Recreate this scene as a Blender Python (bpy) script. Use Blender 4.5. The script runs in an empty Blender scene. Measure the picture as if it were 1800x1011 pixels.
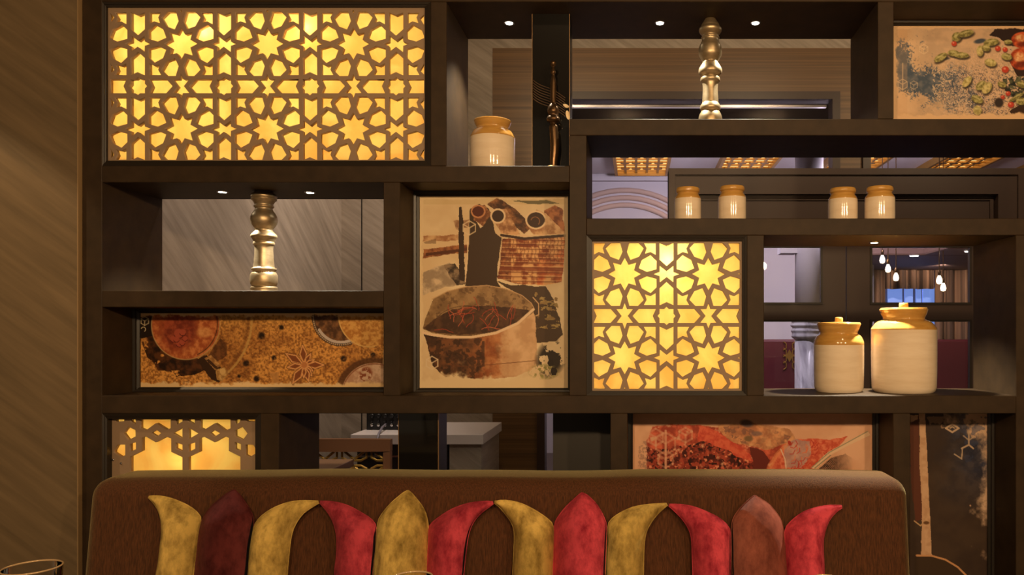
import bpy, bmesh, math, random
import numpy as np
from mathutils import Vector, Matrix

random.seed(7)
C = bpy.context.scene.collection
F, PX0, PY0, D0, ZC = 1350.0, 1120.0, 585.0, 2.5, 1.3     # focal (px), vanishing point (px), distance to shelf face, eye height

# ------------------------------------------------------------------ camera, world, light, exposure
cam = bpy.data.cameras.new('camera')
cam.sensor_width = 36.0
cam.lens = F / 1800 * 36
cam.shift_x = (900 - PX0) / 1800
cam.shift_y = (PY0 - 505.5) / 1800
cam.clip_start = 0.05
co = bpy.data.objects.new('camera', cam)
co.location = (0, -D0, ZC)
co.rotation_euler = (math.pi / 2, 0, 0)
C.objects.link(co)
bpy.context.scene.camera = co

vs = bpy.context.scene.view_settings
vs.view_transform = 'Standard'
vs.look = 'None'
vs.gamma = 1.0
vs.use_curve_mapping = False
vs.exposure = 0.0

w = bpy.data.worlds.new('world')
bpy.context.scene.world = w
w.use_nodes = True
w.node_tree.nodes['Background'].inputs[0].default_value = (1.0, 0.72, 0.45, 1)
w.node_tree.nodes['Background'].inputs[1].default_value = 0.16

def light(name, kind, loc, power, color, size=0.05, spot=None, blend=0.5, target=None, parent=None):
    l = bpy.data.lights.new(name, kind)
    l.energy = power
    l.color = color
    if kind == 'AREA':
        l.size = size
    else:
        l.shadow_soft_size = size
    if kind == 'SPOT':
        l.spot_size = math.radians(spot)
        l.spot_blend = blend
    o = bpy.data.objects.new(name, l)
    o.location = loc
    if target is not None:
        d = Vector(target) - Vector(loc)
        o.rotation_euler = d.to_track_quat('-Z', 'Y').to_euler()
    C.objects.link(o)
    if parent:
        o.parent = parent
        o.location = Vector(loc) - parent.location
    return o

WARM = (1.0, 0.67, 0.36)
for (x, y, p) in ((-0.45, -3.1, 98), (0.45, -3.3, 128), (1.6, -3.0, 92), (0.9, -1.4, 12)):
    light('dining_room_lamp', 'POINT', (x, y, 2.15 if y < -2.5 else 2.9), p, WARM, 0.05)
# unseen spot, its pool approximates a diagonal shadow, on the plaster at the left
light('wall_pool_spot', 'SPOT', (-2.75, -1.0, 2.9), 60, (1.0, 0.70, 0.38), 0.02, 40, 0.25, (-2.15, -0.05, 1.15))
# room behind the shelf
NEUT = (1.0, 0.82, 0.66)
for (x, y, p) in ((-0.1, 0.45, 8), (1.2, 0.45, 8), (2.5, 0.45, 6)):
    light('back_room_lamp', 'POINT', (x, y, 3.15), p, (1.0, 0.70, 0.42), 0.06)
for x in (-0.6, 0.9, 2.3):  # unseen spots added to brighten the dark veneer wall
    light('veneer_fill_spot', 'SPOT', (x, 0.45, 3.15), 42, (1.0, 0.74, 0.44), 0.05, 110, 0.8, (x, 2.5, 2.7))
for (y, p) in ((1.0, 80), (1.9, 80)):  # unseen spots added to lift the plaster side wall
    light('plaster_fill_spot', 'SPOT', (-1.05, y, 3.2), p, NEUT, 0.05, 70, 0.8, (-2.0, y + 0.15, 1.3))
COOL = (0.88, 0.77, 0.90)
for (x, y, p) in ((0.3, 3.9, 50), (2.0, 3.9, 60)):
    light('hall_lamp', 'SPOT', (x, y, 2.6), p, COOL, 0.08, 165, 0.3, (x, 6.0, 2.2))
light('column_fill_spot', 'SPOT', (0.8, 2.95, 2.7), 60, COOL, 0.05, 70, 0.6, (1.6, 4.2, 1.3))  # unseen spot added to light the near side of the hall column
light('curtain_fill_spot', 'SPOT', (3.3, 5.75, 2.05), 130, (1.0, 0.78, 0.58), 0.04, 110, 0.6, (3.4, 6.6, 1.5))  # unseen spot added because the curtain came out too dark

# ------------------------------------------------------------------ helpers
def lin(c):
    return tuple((v / 255 / 12.92) if v / 255 <= 0.04045 else ((v / 255 + 0.055) / 1.055) ** 2.4 for v in c[:3])

def wx(px, d=D0):
    return (px - PX0) / F * d

def wz(py, d=D0):
    return ZC + (PY0 - py) / F * d

def mat(name, color, rough=0.5, metal=0.0, spec=0.5, fn=None, coat=0.0, sheen=0.0):
    m = bpy.data.materials.new(name)
    m.use_nodes = True
    b = m.node_tree.nodes['Principled BSDF']
    b.inputs['Base Color'].default_value = (*color, 1)
    b.inputs['Roughness'].default_value = rough
    b.inputs['Metallic'].default_value = metal
    b.inputs['Specular IOR Level'].default_value = spec
    b.inputs['Coat Weight'].default_value = coat
    b.inputs['Coat Roughness'].default_value = 0.05
    b.inputs['Sheen Weight'].default_value = sheen
    if fn:
        fn(m.node_tree, b)
    return m

def noise_color(c1, c2, scale=(1, 1, 1), rot=(0, 0, 0), ns=1.0, detail=4, lo=0.3, hi=0.7, bump=0.0, c3=None, bdist=0.002, rough=0.6):
    """object-space noise between two colours, stretched and turned"""
    def fn(nt, b):
        tc = nt.nodes.new('ShaderNodeTexCoord')
        m1 = nt.nodes.new('ShaderNodeMapping')
        m1.inputs['Rotation'].default_value = rot
        m2 = nt.nodes.new('ShaderNodeMapping')
        m2.inputs['Scale'].default_value = scale
        n = nt.nodes.new('ShaderNodeTexNoise')
        n.inputs['Scale'].default_value = ns
        n.inputs['Detail'].default_value = detail
        n.inputs['Roughness'].default_value = rough
        r = nt.nodes.new('ShaderNodeValToRGB')
        r.color_ramp.elements[0].position = lo
        r.color_ramp.elements[1].position = hi
        r.color_ramp.elements[0].color = (*c1, 1)
        r.color_ramp.elements[1].color = (*c2, 1)
        if c3:
            e = r.color_ramp.elements.new((lo + hi) / 2)
            e.color = (*c3, 1)
        nt.links.new(tc.outputs['Object'], m1.inputs[0])
        nt.links.new(m1.outputs[0], m2.inputs[0])
        nt.links.new(m2.outputs[0], n.inputs[0])
        nt.links.new(n.outputs[0], r.inputs[0])
        nt.links.new(r.outputs[0], b.inputs['Base Color'])
        if bump:
            bp = nt.nodes.new('ShaderNodeBump')
            bp.inputs['Strength'].default_value = bump
            bp.inputs['Distance'].default_value = bdist
            nt.links.new(n.outputs[0], bp.inputs['Height'])
            nt.links.new(bp.outputs[0], b.inputs['Normal'])
    return fn

def emis(name, color, strength):
    m = bpy.data.materials.new(name)
    m.use_nodes = True
    b = m.node_tree.nodes['Principled BSDF']
    b.inputs['Base Color'].default_value = (*color, 1)
    b.inputs['Emission Color'].default_value = (*color, 1)
    b.inputs['Emission Strength'].default_value = strength
    return m

def glass_mat(name, tint=(1, 1, 1), ior=1.45, rough=0.0, k=1.0):
    m = bpy.data.materials.new(name)
    m.use_nodes = True
    nt = m.node_tree
    nt.nodes.clear()
    out = nt.nodes.new('ShaderNodeOutputMaterial')
    mix = nt.nodes.new('ShaderNodeMixShader')
    tr = nt.nodes.new('ShaderNodeBsdfTransparent')
    tr.inputs[0].default_value = (*tint, 1)
    gl = nt.nodes.new('ShaderNodeBsdfGlossy')
    gl.inputs['Roughness'].default_value = rough
    fr = nt.nodes.new('ShaderNodeFresnel')
    fr.inputs[0].default_value = ior
    nt.links.new(fr.outputs[0], mix.inputs[0])
    nt.links.new(tr.outputs[0], mix.inputs[1])
    nt.links.new(gl.outputs[0], mix.inputs[2])
    nt.links.new(mix.outputs[0], out.inputs[0])
    return m

# ---- materials
M = {}
M['wood'] = mat('dark_stained_wood', lin((66, 55, 42)), 0.55, spec=0.2,
                fn=noise_color(lin((48, 36, 23)), lin((61, 46, 30)), (3, 3, 3), ns=6, detail=6, bump=0.05))
M['wood_moulding'] = mat('moulding_wood', lin((40, 33, 26)), 0.38, spec=0.4)
M['lattice'] = mat('lattice_board', lin((150, 125, 99)), 0.5, spec=0.3)
M['plaster_warm'] = mat('brushed_plaster_warm', (0.2, .15, .09), 0.55,
    fn=noise_color(lin((90, 74, 50)), lin((128, 106, 76)), (1.0, 1, 14), (0, math.radians(-36), 0), 2.4, 6, 0.2, 0.8, 0.12, rough=0.55))
M['plaster_grey'] = mat('brushed_plaster_grey', (0.3, .27, .25), 0.5,
    fn=noise_color(lin((128, 116, 104)), lin((166, 152, 138)), (1.2, 1, 14), (0, math.radians(-35), 0), 2.2, 6, 0.3, 0.7, 0.1))
M['plaster_side'] = mat('brushed_plaster_side', (0.3, .27, .25), 0.5,
    fn=noise_color(lin((128, 116, 104)), lin((172, 158, 144)), (1, 1.2, 14), (math.radians(38), 0, 0), 2.2, 6, 0.25, 0.75, 0.1))
M['veneer'] = mat('horizontal_veneer', (0.1, .07, .05), 0.4,
    fn=noise_color(lin((80, 58, 36)), lin((122, 90, 56)), (0.5, 1, 55), (0, 0, 0), 1.0, 4, 0.3, 0.7))
M['dark_frame'] = mat('dark_door_wood', lin((62, 47, 41)), 0.38, spec=0.4)
M['dark_panel'] = mat('dark_panel', lin((52, 47, 42)), 0.5)
M['ceil'] = mat('ceiling_paint', lin((190, 180, 170)), 0.8)
M['lav'] = mat('hall_paint', lin((214, 208, 214)), 0.7)
M['marble'] = mat('white_marble', (0.7, .7, .72), 0.25,
    fn=noise_color(lin((170, 165, 175)), lin((232, 230, 236)), (6, 6, 1.2), (0.2, 0.15, 0), 3.0, 5, 0.3, 0.55))
M['floor'] = mat('floor_stone', lin((92, 76, 62)), 0.35)
M['maroon'] = mat('maroon_leather', lin((96, 34, 38)), 0.45)
M['gold'] = mat('old_gold', lin((170, 128, 58)), 0.4, metal=0.6)
M['cream'] = mat('cream_glaze', lin((236, 214, 184)), 0.12, spec=0.5, coat=0.5,
    fn=noise_color(lin((228, 204, 172)), lin((240, 220, 192)), (.7, .7, 4), ns=9, detail=3, bump=0.3, bdist=0.004))
M['mustard'] = mat('mustard_glaze', lin((206, 152, 58)), 0.12, spec=0.5, coat=0.5,
    fn=noise_color(lin((184, 134, 62)), lin((208, 160, 84)), (1, 1, 6), ns=12, detail=3, bump=0.08, bdist=0.004))
M['brass'] = mat('aged_brass', lin((186, 164, 130)), 0.40, metal=0.8,
    fn=noise_color(lin((158, 134, 98)), lin((200, 180, 146)), (1, 1, 2), ns=20, detail=5, lo=.25, hi=.7, bump=0.06))
M['bronze'] = mat('dark_bronze', lin((96, 72, 48)), 0.28, metal=0.8)
M['reflected'] = mat('reflection_brown', lin((84, 62, 42)), 0.35)  # brown of the tubes that stand for reflections on the mirror column
M['blackglass'] = mat('black_mirror', (0.008, 0.007, 0.006), 0.06, spec=0.6)
M['blackplastic'] = mat('black_plastic', (0.012, 0.012, 0.013), 0.35)
M['chrome'] = mat('chrome', (0.7, .7, .72), 0.15, metal=1.0)
M['led'] = emis('led', (1.0, 0.93, 0.78), 14.0)
M['bulb'] = emis('bulb_glow', (1.0, 0.80, 0.52), 9.0)
M['coffer_glow'] = emis('coffer_glow', (1.0, 0.62, 0.2), 1.6)
M['daylight'] = emis('daylight_window', lin((120, 150, 225)), 0.9)
M['chair_wood'] = mat('chair_wood', lin((104, 66, 42)), 0.35)
M['tabletop'] = mat('table_wood', lin((92, 64, 44)), 0.35)
M['white'] = mat('paint_chip', lin((240, 214, 170)), 0.6)
M['pane'] = glass_mat('clear_pane', (0.97, 0.97, 0.98), 1.3)
M['tumbler'] = glass_mat('tumbler_glass', (0.93, 0.92, 0.9), 1.35)
M['cable'] = mat('cable', lin((120, 116, 130)), 0.5)

def mat_curtain():
    return mat('brown_curtain', (0.1, .07, .05), 0.8,
               fn=noise_color(lin((74, 54, 44)), lin((160, 122, 96)), (9, 9, 0.15), ns=1.5, detail=2, lo=0.35, hi=0.65))
M['curtain'] = mat_curtain()

def mat_sofa():
    def fn(nt, b):
        noise_color(lin((50, 29, 16)), lin((100, 60, 33)), (150, 150, 6), ns=2.0, detail=5, lo=.25, hi=.75, bump=0.5, bdist=0.003)(nt, b)
        b.inputs['Sheen Tint'].default_value = (0.8, 0.7, 0.35, 1)
        b.inputs['Sheen Roughness'].default_value = 0.4
    return mat('brown_chenille', (0.1, .05, .02), 0.85, spec=0.2, fn=fn, sheen=0.35)
M['sofa'] = mat_sofa()

def mat_velvet(name, c1, c2, nap, sheen_col, seed):
    """crushed velvet: the pile leans to one side, so its shading normal is bent that way"""
    def fn(nt, b):
        tc = nt.nodes.new('ShaderNodeTexCoord')
        mp = nt.nodes.new('ShaderNodeMapping')
        mp.inputs['Location'].default_value = (seed, seed * 1.7, seed * 0.3)
        mp.inputs['Scale'].default_value = (1, 1, 0.55)
        nt.links.new(tc.outputs['Object'], mp.inputs[0])
        n = nt.nodes.new('ShaderNodeTexNoise')
        n.inputs['Scale'].default_value = 24
        n.inputs['Detail'].default_value = 10
        n.inputs['Roughness'].default_value = 0.68
        nt.links.new(mp.outputs[0], n.inputs[0])
        r = nt.nodes.new('ShaderNodeValToRGB')
        r.color_ramp.elements[0].position = 0.30
        r.color_ramp.elements[1].position = 0.60
        r.color_ramp.elements[0].color = (*c1, 1)
        r.color_ramp.elements[1].color = (*c2, 1)
        nt.links.new(n.outputs[0], r.inputs[0])
        nt.links.new(r.outputs[0], b.inputs['Base Color'])
        g = nt.nodes.new('ShaderNodeNewGeometry')
        bend = nt.nodes.new('ShaderNodeVectorMath')
        bend.operation = 'ADD'
        bend.inputs[1].default_value = nap
        nz = nt.nodes.new('ShaderNodeVectorMath')
        nz.operation = 'NORMALIZE'
        bp = nt.nodes.new('ShaderNodeBump')
        bp.inputs['Strength'].default_value = 0.35
        bp.inputs['Distance'].default_value = 0.006
        nt.links.new(n.outputs[0], bp.inputs['Height'])
        nt.links.new(bp.outputs[0], bend.inputs[0])
        nt.links.new(bend.outputs[0], nz.inputs[0])
        nt.links.new(nz.outputs[0], b.inputs['Normal'])
        b.inputs['Sheen Tint'].default_value = (*sheen_col, 1)
        b.inputs['Sheen Roughness'].default_value = 0.35
    return mat(name, c2, 0.7, spec=0.15, fn=fn, sheen=0.12)

# ---- object makers
def tag(o, label=None, cat=None, group=None, kind=None):
    if label: o['label'] = label
    if cat: o['category'] = cat
    if group: o['group'] = group
    if kind: o['kind'] = kind
    return o

def thing(name, loc, label, cat, group=None):
    o = bpy.data.objects.new(name, None)
    o.empty_display_size = 0.05
    o.location = loc
    C.objects.link(o)
    return tag(o, label, cat, group)

def root_loc(p):
    v = Vector((0, 0, 0))
    while p is not None:
        v += p.location
        p = p.parent
    return v

def put(name, mesh, material, parent=None, smooth=False):
    """link a world-space mesh (or bmesh) as one object, under parent"""
    if isinstance(mesh, bmesh.types.BMesh):
        bm = mesh
        bmesh.ops.recalc_face_normals(bm, faces=bm.faces)
        me = bpy.data.meshes.new(name)
        bm.to_mesh(me)
        bm.free()
    else:
        me = mesh
    if parent is not None:
        me.transform(Matrix.Translation(-root_loc(parent)))
    if material is not None and len(me.materials) == 0:
        me.materials.append(material)
    if smooth:
        me.polygons.foreach_set('use_smooth', [True] * len(me.polygons))
    o = bpy.data.objects.new(name, me)
    C.objects.link(o)
    if parent is not None:
        o.parent = parent
    return o

def bx(bm, x0, x1, y0, y1, z0, z1, bevel=0.0, seg=2):
    r = bmesh.ops.create_cube(bm, size=1.0)
    vs_ = r['verts']
    for v in vs_:
        v.co = Vector(((x0 + x1) / 2 + v.co.x * (x1 - x0), (y0 + y1) / 2 + v.co.y * (y1 - y0), (z0 + z1) / 2 + v.co.z * (z1 - z0)))
    if bevel:
        es = list({e for v in vs_ for e in v.link_edges})
        bmesh.ops.bevel(bm, geom=es, offset=bevel, segments=seg, affect='EDGES', profile=0.5)
    return bm

def box(name, x0, x1, y0, y1, z0, z1, m, parent=None, bevel=0.0, seg=2):
    return put(name, bx(bmesh.new(), min(x0, x1), max(x0, x1), min(y0, y1), max(y0, y1), min(z0, z1), max(z0, z1), bevel, seg), m, parent)

def lathe(prof, cx, cy, n=48, bm=None, cap=True):
    """prof: list of (radius, z)"""
    bm = bm or bmesh.new()
    rings = []
    for r, z in prof:
        if r < 1e-5:
            rings.append([bm.verts.new((cx, cy, z))])
        else:
            rings.append([bm.verts.new((cx + r * math.cos(2 * math.pi * k / n), cy + r * math.sin(2 * math.pi * k / n), z)) for k in range(n)])
    for a, b in zip(rings, rings[1:]):
        for k in range(n):
            k2 = (k + 1) % n
            if len(a) == 1 and len(b) > 1:
                bm.faces.new((a[0], b[k], b[k2]))
            elif len(b) == 1 and len(a) > 1:
                bm.faces.new((a[k], a[k2], b[0]))
            elif len(a) > 1:
                bm.faces.new((a[k], a[k2], b[k2], b[k]))
    if cap:
        if len(rings[0]) > 1: bm.faces.new(rings[0][::-1])
        if len(rings[-1]) > 1: bm.faces.new(rings[-1])
    return bm

def smooth_prof(pts, sub=4):
    """Catmull-Rom through profile points"""
    out = []
    P = [pts[0]] + list(pts) + [pts[-1]]
    for i in range(1, len(P) - 2):
        p0, p1, p2, p3 = (np.array(P[i + k], float) for k in (-1, 0, 1, 2))
        for s in range(sub):
            t = s / sub
            q = 0.5 * ((2 * p1) + (-p0 + p2) * t + (2 * p0 - 5 * p1 + 4 * p2 - p3) * t * t + (-p0 + 3 * p1 - 3 * p2 + p3) * t ** 3)
            out.append(tuple(q))
    out.append(tuple(pts[-1]))
    return out

def tube(pts, r, n=8, bm=None, closed=False):
    bm = bm or bmesh.new()
    pts = [Vector(p) for p in pts]
    rings = []
    N = len(pts)
    for i, p in enumerate(pts):
        a = pts[i - 1] if (i > 0 or closed) else p
        b = pts[(i + 1) % N] if (i < N - 1 or closed) else p
        t = (b - a).normalized()
        u = t.cross(Vector((0.13, 0.97, 0.21))).normalized()
        v = t.cross(u)
        rr = r[i] if isinstance(r, (list, tuple)) else r
        rings.append([bm.verts.new(p + (u * math.cos(2 * math.pi * k / n) + v * math.sin(2 * math.pi * k / n)) * rr) for k in range(n)])
    pairs = list(zip(rings, rings[1:]))
    if closed:
        pairs.append((rings[-1], rings[0]))
    for a, b in pairs:
        for k in range(n):
            bm.faces.new((a[k], a[(k + 1) % n], b[(k + 1) % n], b[k]))
    if not closed:
        bm.faces.new(rings[0][::-1])
        bm.faces.new(rings[-1])
    return bm

def ring_frame(bm, x0, x1, z0, z1, wdt, y0, y1, bevel=0.0):
    """four mitred bars round a rectangle, growing inwards from x0..x1, z0..z1"""
    o = [(x0, z0), (x1, z0), (x1, z1), (x0, z1)]
    i = [(x0 + wdt, z0 + wdt), (x1 - wdt, z0 + wdt), (x1 - wdt, z1 - wdt), (x0 + wdt, z1 - wdt)]
    vf = lambda p, y: bm.verts.new((p[0], y, p[1]))
    of, ob = [vf(p, y0) for p in o], [vf(p, y1) for p in o]
    nf, nb = [vf(p, y0) for p in i], [vf(p, y1) for p in i]
    for k in range(4):
        j = (k + 1) % 4
        bm.faces.new((of[k], of[j], nf[j], nf[k]))
        bm.faces.new((ob[k], ob[j], nb[j], nb[k]))
        bm.faces.new((of[k], of[j], ob[j], ob[k]))
        bm.faces.new((nf[k], nf[j], nb[j], nb[k]))
    return bm

def struct(name, *a, **k):
    o = box(name, *a, **k)
    o['kind'] = 'structure'
    return o

# ------------------------------------------------------------------ setting
XL = wx(144)
struct('floor', -5, 6.5, -4.5, 9, -0.1, 0, M['floor'])
struct('ceiling', -5, 6.5, -4.5, 0.32, 3.3, 3.4, M['dark_panel'])
struct('ceiling_back', -5, 6.5, 0.32, 2.5, 3.3, 3.4, M['ceil'])
struct('ceiling_hall', -5, 6.5, 3.75, 9, 3.0, 3.1, M['lav'])
struct('ceiling_hall_edge', -5, 6.5, 2.64, 3.75, 2.95, 3.1, mat('matte_dark', lin((70, 56, 48)), 0.95, spec=0.05))
wl = struct('wall_left', -5, XL - 0.001, -0.012, 0.32, 0, 3.3, M['plaster_warm'])
box('corner_bead', XL - 0.004, XL - 0.0005, -0.016, 0.01, 0.0, 3.3, mat('bead', lin((150, 122, 84)), 0.5), wl)
struct('wall_above_shelf', XL, 4.5, 0.0, 0.32, wz(-62), 3.3, M['wood'])
WSX = -1.925
struct('wall_left_back', WSX - 0.1, WSX, 0.33, 2.5, 0, 3.3, M['plaster_side'])
d5 = 5.0
ZV, ZF = wz(85, d5), wz(163, d5)
wb = struct('wall_back', WSX, wx(634, d5), 2.5, 2.62, 0, 3.3, M['plaster_grey'])
box('wall_panel', wx(637, d5), wx(866, d5), 2.5, 2.62, 0, 3.3, M['plaster_grey'], wb)
box('wall_panel', wx(634, d5), wx(637, d5), 2.508, 2.62, 0, 3.3, M['dark_panel'], wb)
box('wall_panel', wx(866, d5), 4.5, 2.5, 2.62, ZV, 3.3, M['plaster_grey'], wb)
nv = 0
for (a, b, z0, z1) in ((wx(866, d5), wx(945, d5), 0, ZV), (wx(945, d5), 4.5, ZF, ZV), (wx(1476, d5), wx(1514, d5), 0, ZF)):
    box('veneer_panel', a, b, 2.495, 2.62, z0, z1, M['veneer'], wb)

def window(name, x0, x1, z0, z1, y):
    bm = ring_frame(bmesh.new(), x0, x1, z0, z1, 0.05, y - 0.03, y + 0.08)
    fr = put(name, bm, M['dark_frame'])
    fr['kind'] = 'structure'
    box('pane', x0 + 0.045, x1 - 0.045, y + 0.01, y + 0.02, z0 + 0.045, z1 - 0.045, M['pane'], fr)
    return fr
w1 = window('window_1', wx(945, d5), wx(1475, d5), 0.0, ZF, 2.5)
box('blind_rail', wx(960, d5), wx(1455, d5), 2.53, 2.56, wz(186, d5), wz(182, d5), M['chrome'], w1)
window('window_2', wx(1515, d5), 4.4, 0.0, ZF, 2.5)

# glazed double door in its dark portal
dd = 4.6
yd = dd - D0
def X(px): return wx(px, dd)
def Z(py): return wz(py, dd)
portal = ring_frame(bmesh.new(), X(1175), X(1796), -0.2, Z(298), X(1796) - X(1752), yd - 0.02, yd + 0.10)
ring_frame(portal, X(1175), X(1796), -0.2, Z(298), X(1186) - X(1175), yd - 0.035, yd + 0.12)
dr = put('door_1', portal, M['dark_frame'])
dr['kind'] = 'structure'
for (a, b) in ((1219, 1489), (1491, 1752)):
    leaf = bmesh.new()
    st = 41
    x0, x1 = X(a), X(b)
    y0, y1 = yd + 0.03, yd + 0.075
    pa, pb = X(a + st), X(b - st)
    bx(leaf, x0, pa, y0, y1, 0.01, Z(341))
    bx(leaf, pb, x1, y0, y1, 0.01, Z(341))
    rails = [(341, 352), (424, 433), (534, 561), (690, 720), (860, 1000)]
    bx(leaf, pa, pb, y0, y1, Z(431), Z(341))
    bx(leaf, pa, pb, y0, y1, Z(562), Z(535))
    bx(leaf, pa, pb, y0, y1, Z(720), Z(690))
    bx(leaf, pa, pb, y0, y1, 0.01, Z(850))
    lo = put('door_leaf', leaf, M['dark_frame'], dr)
    for (t, bt) in ((431, 535), (562, 690), (720, 850)):
        bead = ring_frame(bmesh.new(), pa, pb, Z(bt), Z(t), 0.012, y0 - 0.008, y0 + 0.02)
        put('glazing_bead', bead, M['wood_moulding'], lo)
        box('pane', pa, pb, y0 + 0.018, y0 + 0.024, Z(bt), Z(t), M['pane'], lo)
    bead = ring_frame(bmesh.new(), x0 + 0.01, x1 - 0.01, Z(431) + 0.03, Z(345), 0.02, y0 - 0.01, y0 + 0.01)
    put('panel_moulding', bead, M['dark_frame'], lo)

# hall beyond
wf = struct('wall_far', -5, wx(1537, 8.29), 5.8, 5.95, 0, 3.0, M['lav'])
struct('wall_far_right', 2.4, 6.5, 7.4, 7.5, 0, 3.0, M['lav'])
for r in (0.86, 0.94, 1.02):
    pts = [(wx(1098, 8.2) + r * math.cos(t), 5.79, wz(368, 8.2) - 0.80 + r * math.sin(t)) for t in np.linspace(0.25, math.pi - 0.25, 26)]
    put('arch_moulding', tube(pts, 0.028, 8), mat('arch_plaster', lin((214, 186, 170)), 0.7), wf, True)
box('cornice', -5, wx(1537, 8.29), 5.72, 5.8, 2.93, 3.0, M['lav'], wf)

COF = []
for k in range(5):
    cx = 0.045 + 1.035 * k
    t = thing('ceiling_coffer', (cx, 4.9, 3.0), ['recessed lattice ceiling light nearest the arch moulding',
        'recessed lattice ceiling light second along from the arch moulding', 'recessed lattice ceiling light behind the striped wood post',
        'recessed lattice ceiling light just past the striped wood post', 'recessed lattice ceiling light farthest from the arch moulding'][k], 'ceiling light', 'lit lattice coffers in the hall ceiling')
    y0, y1 = 4.62, 5.5
    bm = bmesh.new()
    h = 0.275
    for (a, b, c, d) in ((cx - h, cx - h + .03, y0, y1), (cx + h - .03, cx + h, y0, y1), (cx - h + .03, cx + h - .03, y0, y0 + .03), (cx - h + .03, cx + h - .03, y1 - .03, y1)):
        bx(bm, a, b, c, d, 2.93, 3.0)
    put('coffer_frame', bm, M['gold'], t)
    box('glow_panel', cx - h + .03, cx + h - .03, y0 + .03, y1 - .03, 2.985, 2.998, M['coffer_glow'], t)
    bm = bmesh.new()
    for q in range(1, 5):
        xx = cx - h + q * (2 * h) / 5
        bx(bm, xx - .012, xx + .012, y0 + .03, y1 - .03, 2.955, 2.975)
    for q in range(1, 7):
        yy = y0 + q * (y1 - y0) / 7
        bx(bm, cx - h + .03, cx + h - .03, yy - .012, yy + .012, 2.957, 2.973)
    for q in range(4):
        for s in range(3):
            ccx, ccy = cx - h + (q + 1) * 2 * h / 5, y0 + (2 * s + 1.0) * (y1 - y0) / 7
            lathe([(0.045, 2.952), (0.045, 2.966)], ccx, ccy, 8, bm)
    put('coffer_lattice', bm, M['gold'], t)

# marble column in the hall
dc = 6.6
t = thing('hall_column', (wx(1416, dc), dc - D0, 0), 'white marble column with ringed capital behind the glazed door', 'column')
cx, cy = wx(1416, dc), dc - D0
put('shaft', lathe([(0.125, 0), (0.125, .12), (0.095, .15), (0.092, wz(597, dc))], cx, cy, 32), M['marble'], t, True)
cap = smooth_prof([(0.092, wz(597, dc)), (0.12, wz(592, dc)), (0.115, wz(586, dc)), (0.125, wz(581, dc)), (0.11, wz(577, dc)), (0.13, wz(572, dc)), (0.115, wz(568, dc)), (0.135, wz(562, dc)), (0.125, wz(556, dc))], 3)
put('capital', lathe(cap, cx, cy, 32), M['marble'], t, True)
put('upper_shaft', lathe([(0.12, wz(556, dc)), (0.12, 3.0)], cx + 0.03, cy, 32), M['lav'], t, True)
box('impost_block', cx - 0.22, cx - 0.08, cy - 0.05, cy + 0.12, wz(446, dc), wz(405, dc), M['lav'], t)

# banquette in the hall
t = thing('hall_banquette', (2.2, 4.6, 0), 'long maroon leather banquette beyond the glazed door', 'sofa')
dz = wz(597, 7.2)
box('backrest', 0.6, 3.9, 4.72, 4.9, 0.3, dz, M['maroon'], t, 0.02)
box('seat', 0.6, 3.9, 4.29, 4.72, 0.12, 0.85 - 0.3, M['maroon'], t, 0.03)
gx0, gx1 = wx(1376, 7.2), wx(1400, 7.2)
bm = bmesh.new()
gz0, gz1 = wz(652, 7.2), wz(599, 7.2)
gm = (gx0 + gx1) / 2
for s in (-1, 1):
    for zc in np.linspace(gz0 + .05, gz1 - .05, 4):
        tube([(gm + s * .055, 4.712, zc - .04), (gm + s * .03, 4.712, zc - .02), (gm + s * .03, 4.712, zc + .02), (gm + s * .055, 4.712, zc + .04)], 0.006, 6, bm)
zc = (gz0 + gz1) / 2
v = [bm.verts.new(p) for p in ((gm, 4.708, zc - .06), (gm + .035, 4.708, zc), (gm, 4.708, zc + .06), (gm - .035, 4.708, zc))]
bm.faces.new(v)
put('gold_inlay', bm, M['gold'], t)

# curtains, windows and pendant bulbs at the hall's right end
bm = bmesh.new()
xs = np.linspace(2.55, 5.2, 220)
rows = []
for z in (0.0, 2.3):
    rows.append([bm.verts.new((x, 6.55 + 0.045 * math.sin(x * 42) + 0.03 * math.sin(x * 17 + 1), z)) for x in xs])
for i in range(len(xs) - 1):
    if 2.92 < xs[i] < 3.5:
        continue
    bm.faces.new((rows[0][i], rows[0][i + 1], rows[1][i + 1], rows[1][i]))
# curtain header over the window bay
hz = wz(508, 9.05)
rr = [[bm.verts.new((x, 6.55 + 0.045 * math.sin(x * 42) + 0.03 * math.sin(x * 17 + 1), z)) for x in np.linspace(2.92, 3.5, 48)] for z in (hz, 2.3)]
for i in range(47):
    bm.faces.new((rr[0][i], rr[0][i + 1], rr[1][i + 1], rr[1][i]))
cu = put('curtain', bm, M['curtain'], None, True)
sm = cu.modifiers.new('thickness', 'SOLIDIFY')
sm.thickness = 0.006
tag(cu, 'brown floor length folded curtain with an opening, at the hall end', 'curtain')
for k, (a, b) in enumerate(((1566, 1591), (1596, 1610), (1616, 1625), (1628, 1652))):
    o = box('window_%d' % (k + 3), wx(a, 9.3), wx(b, 9.3), 6.9, 6.93, 1.0, wz(505, 9.3), M['daylight'])
    o['kind'] = 'structure'
zbk = wz(449, 7.3)
MB = mat('bulkhead', lin((120, 92, 84)), 0.6)
bulk = struct('ceiling_bulkhead', 2.15, 6.0, 4.8, 6.5, zbk, zbk + .12, MB, bevel=0.02)
box('bulkhead_step', 2.72, 6.0, 4.2, 4.8, zbk, zbk + .12, MB, bulk, 0.02)
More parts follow.
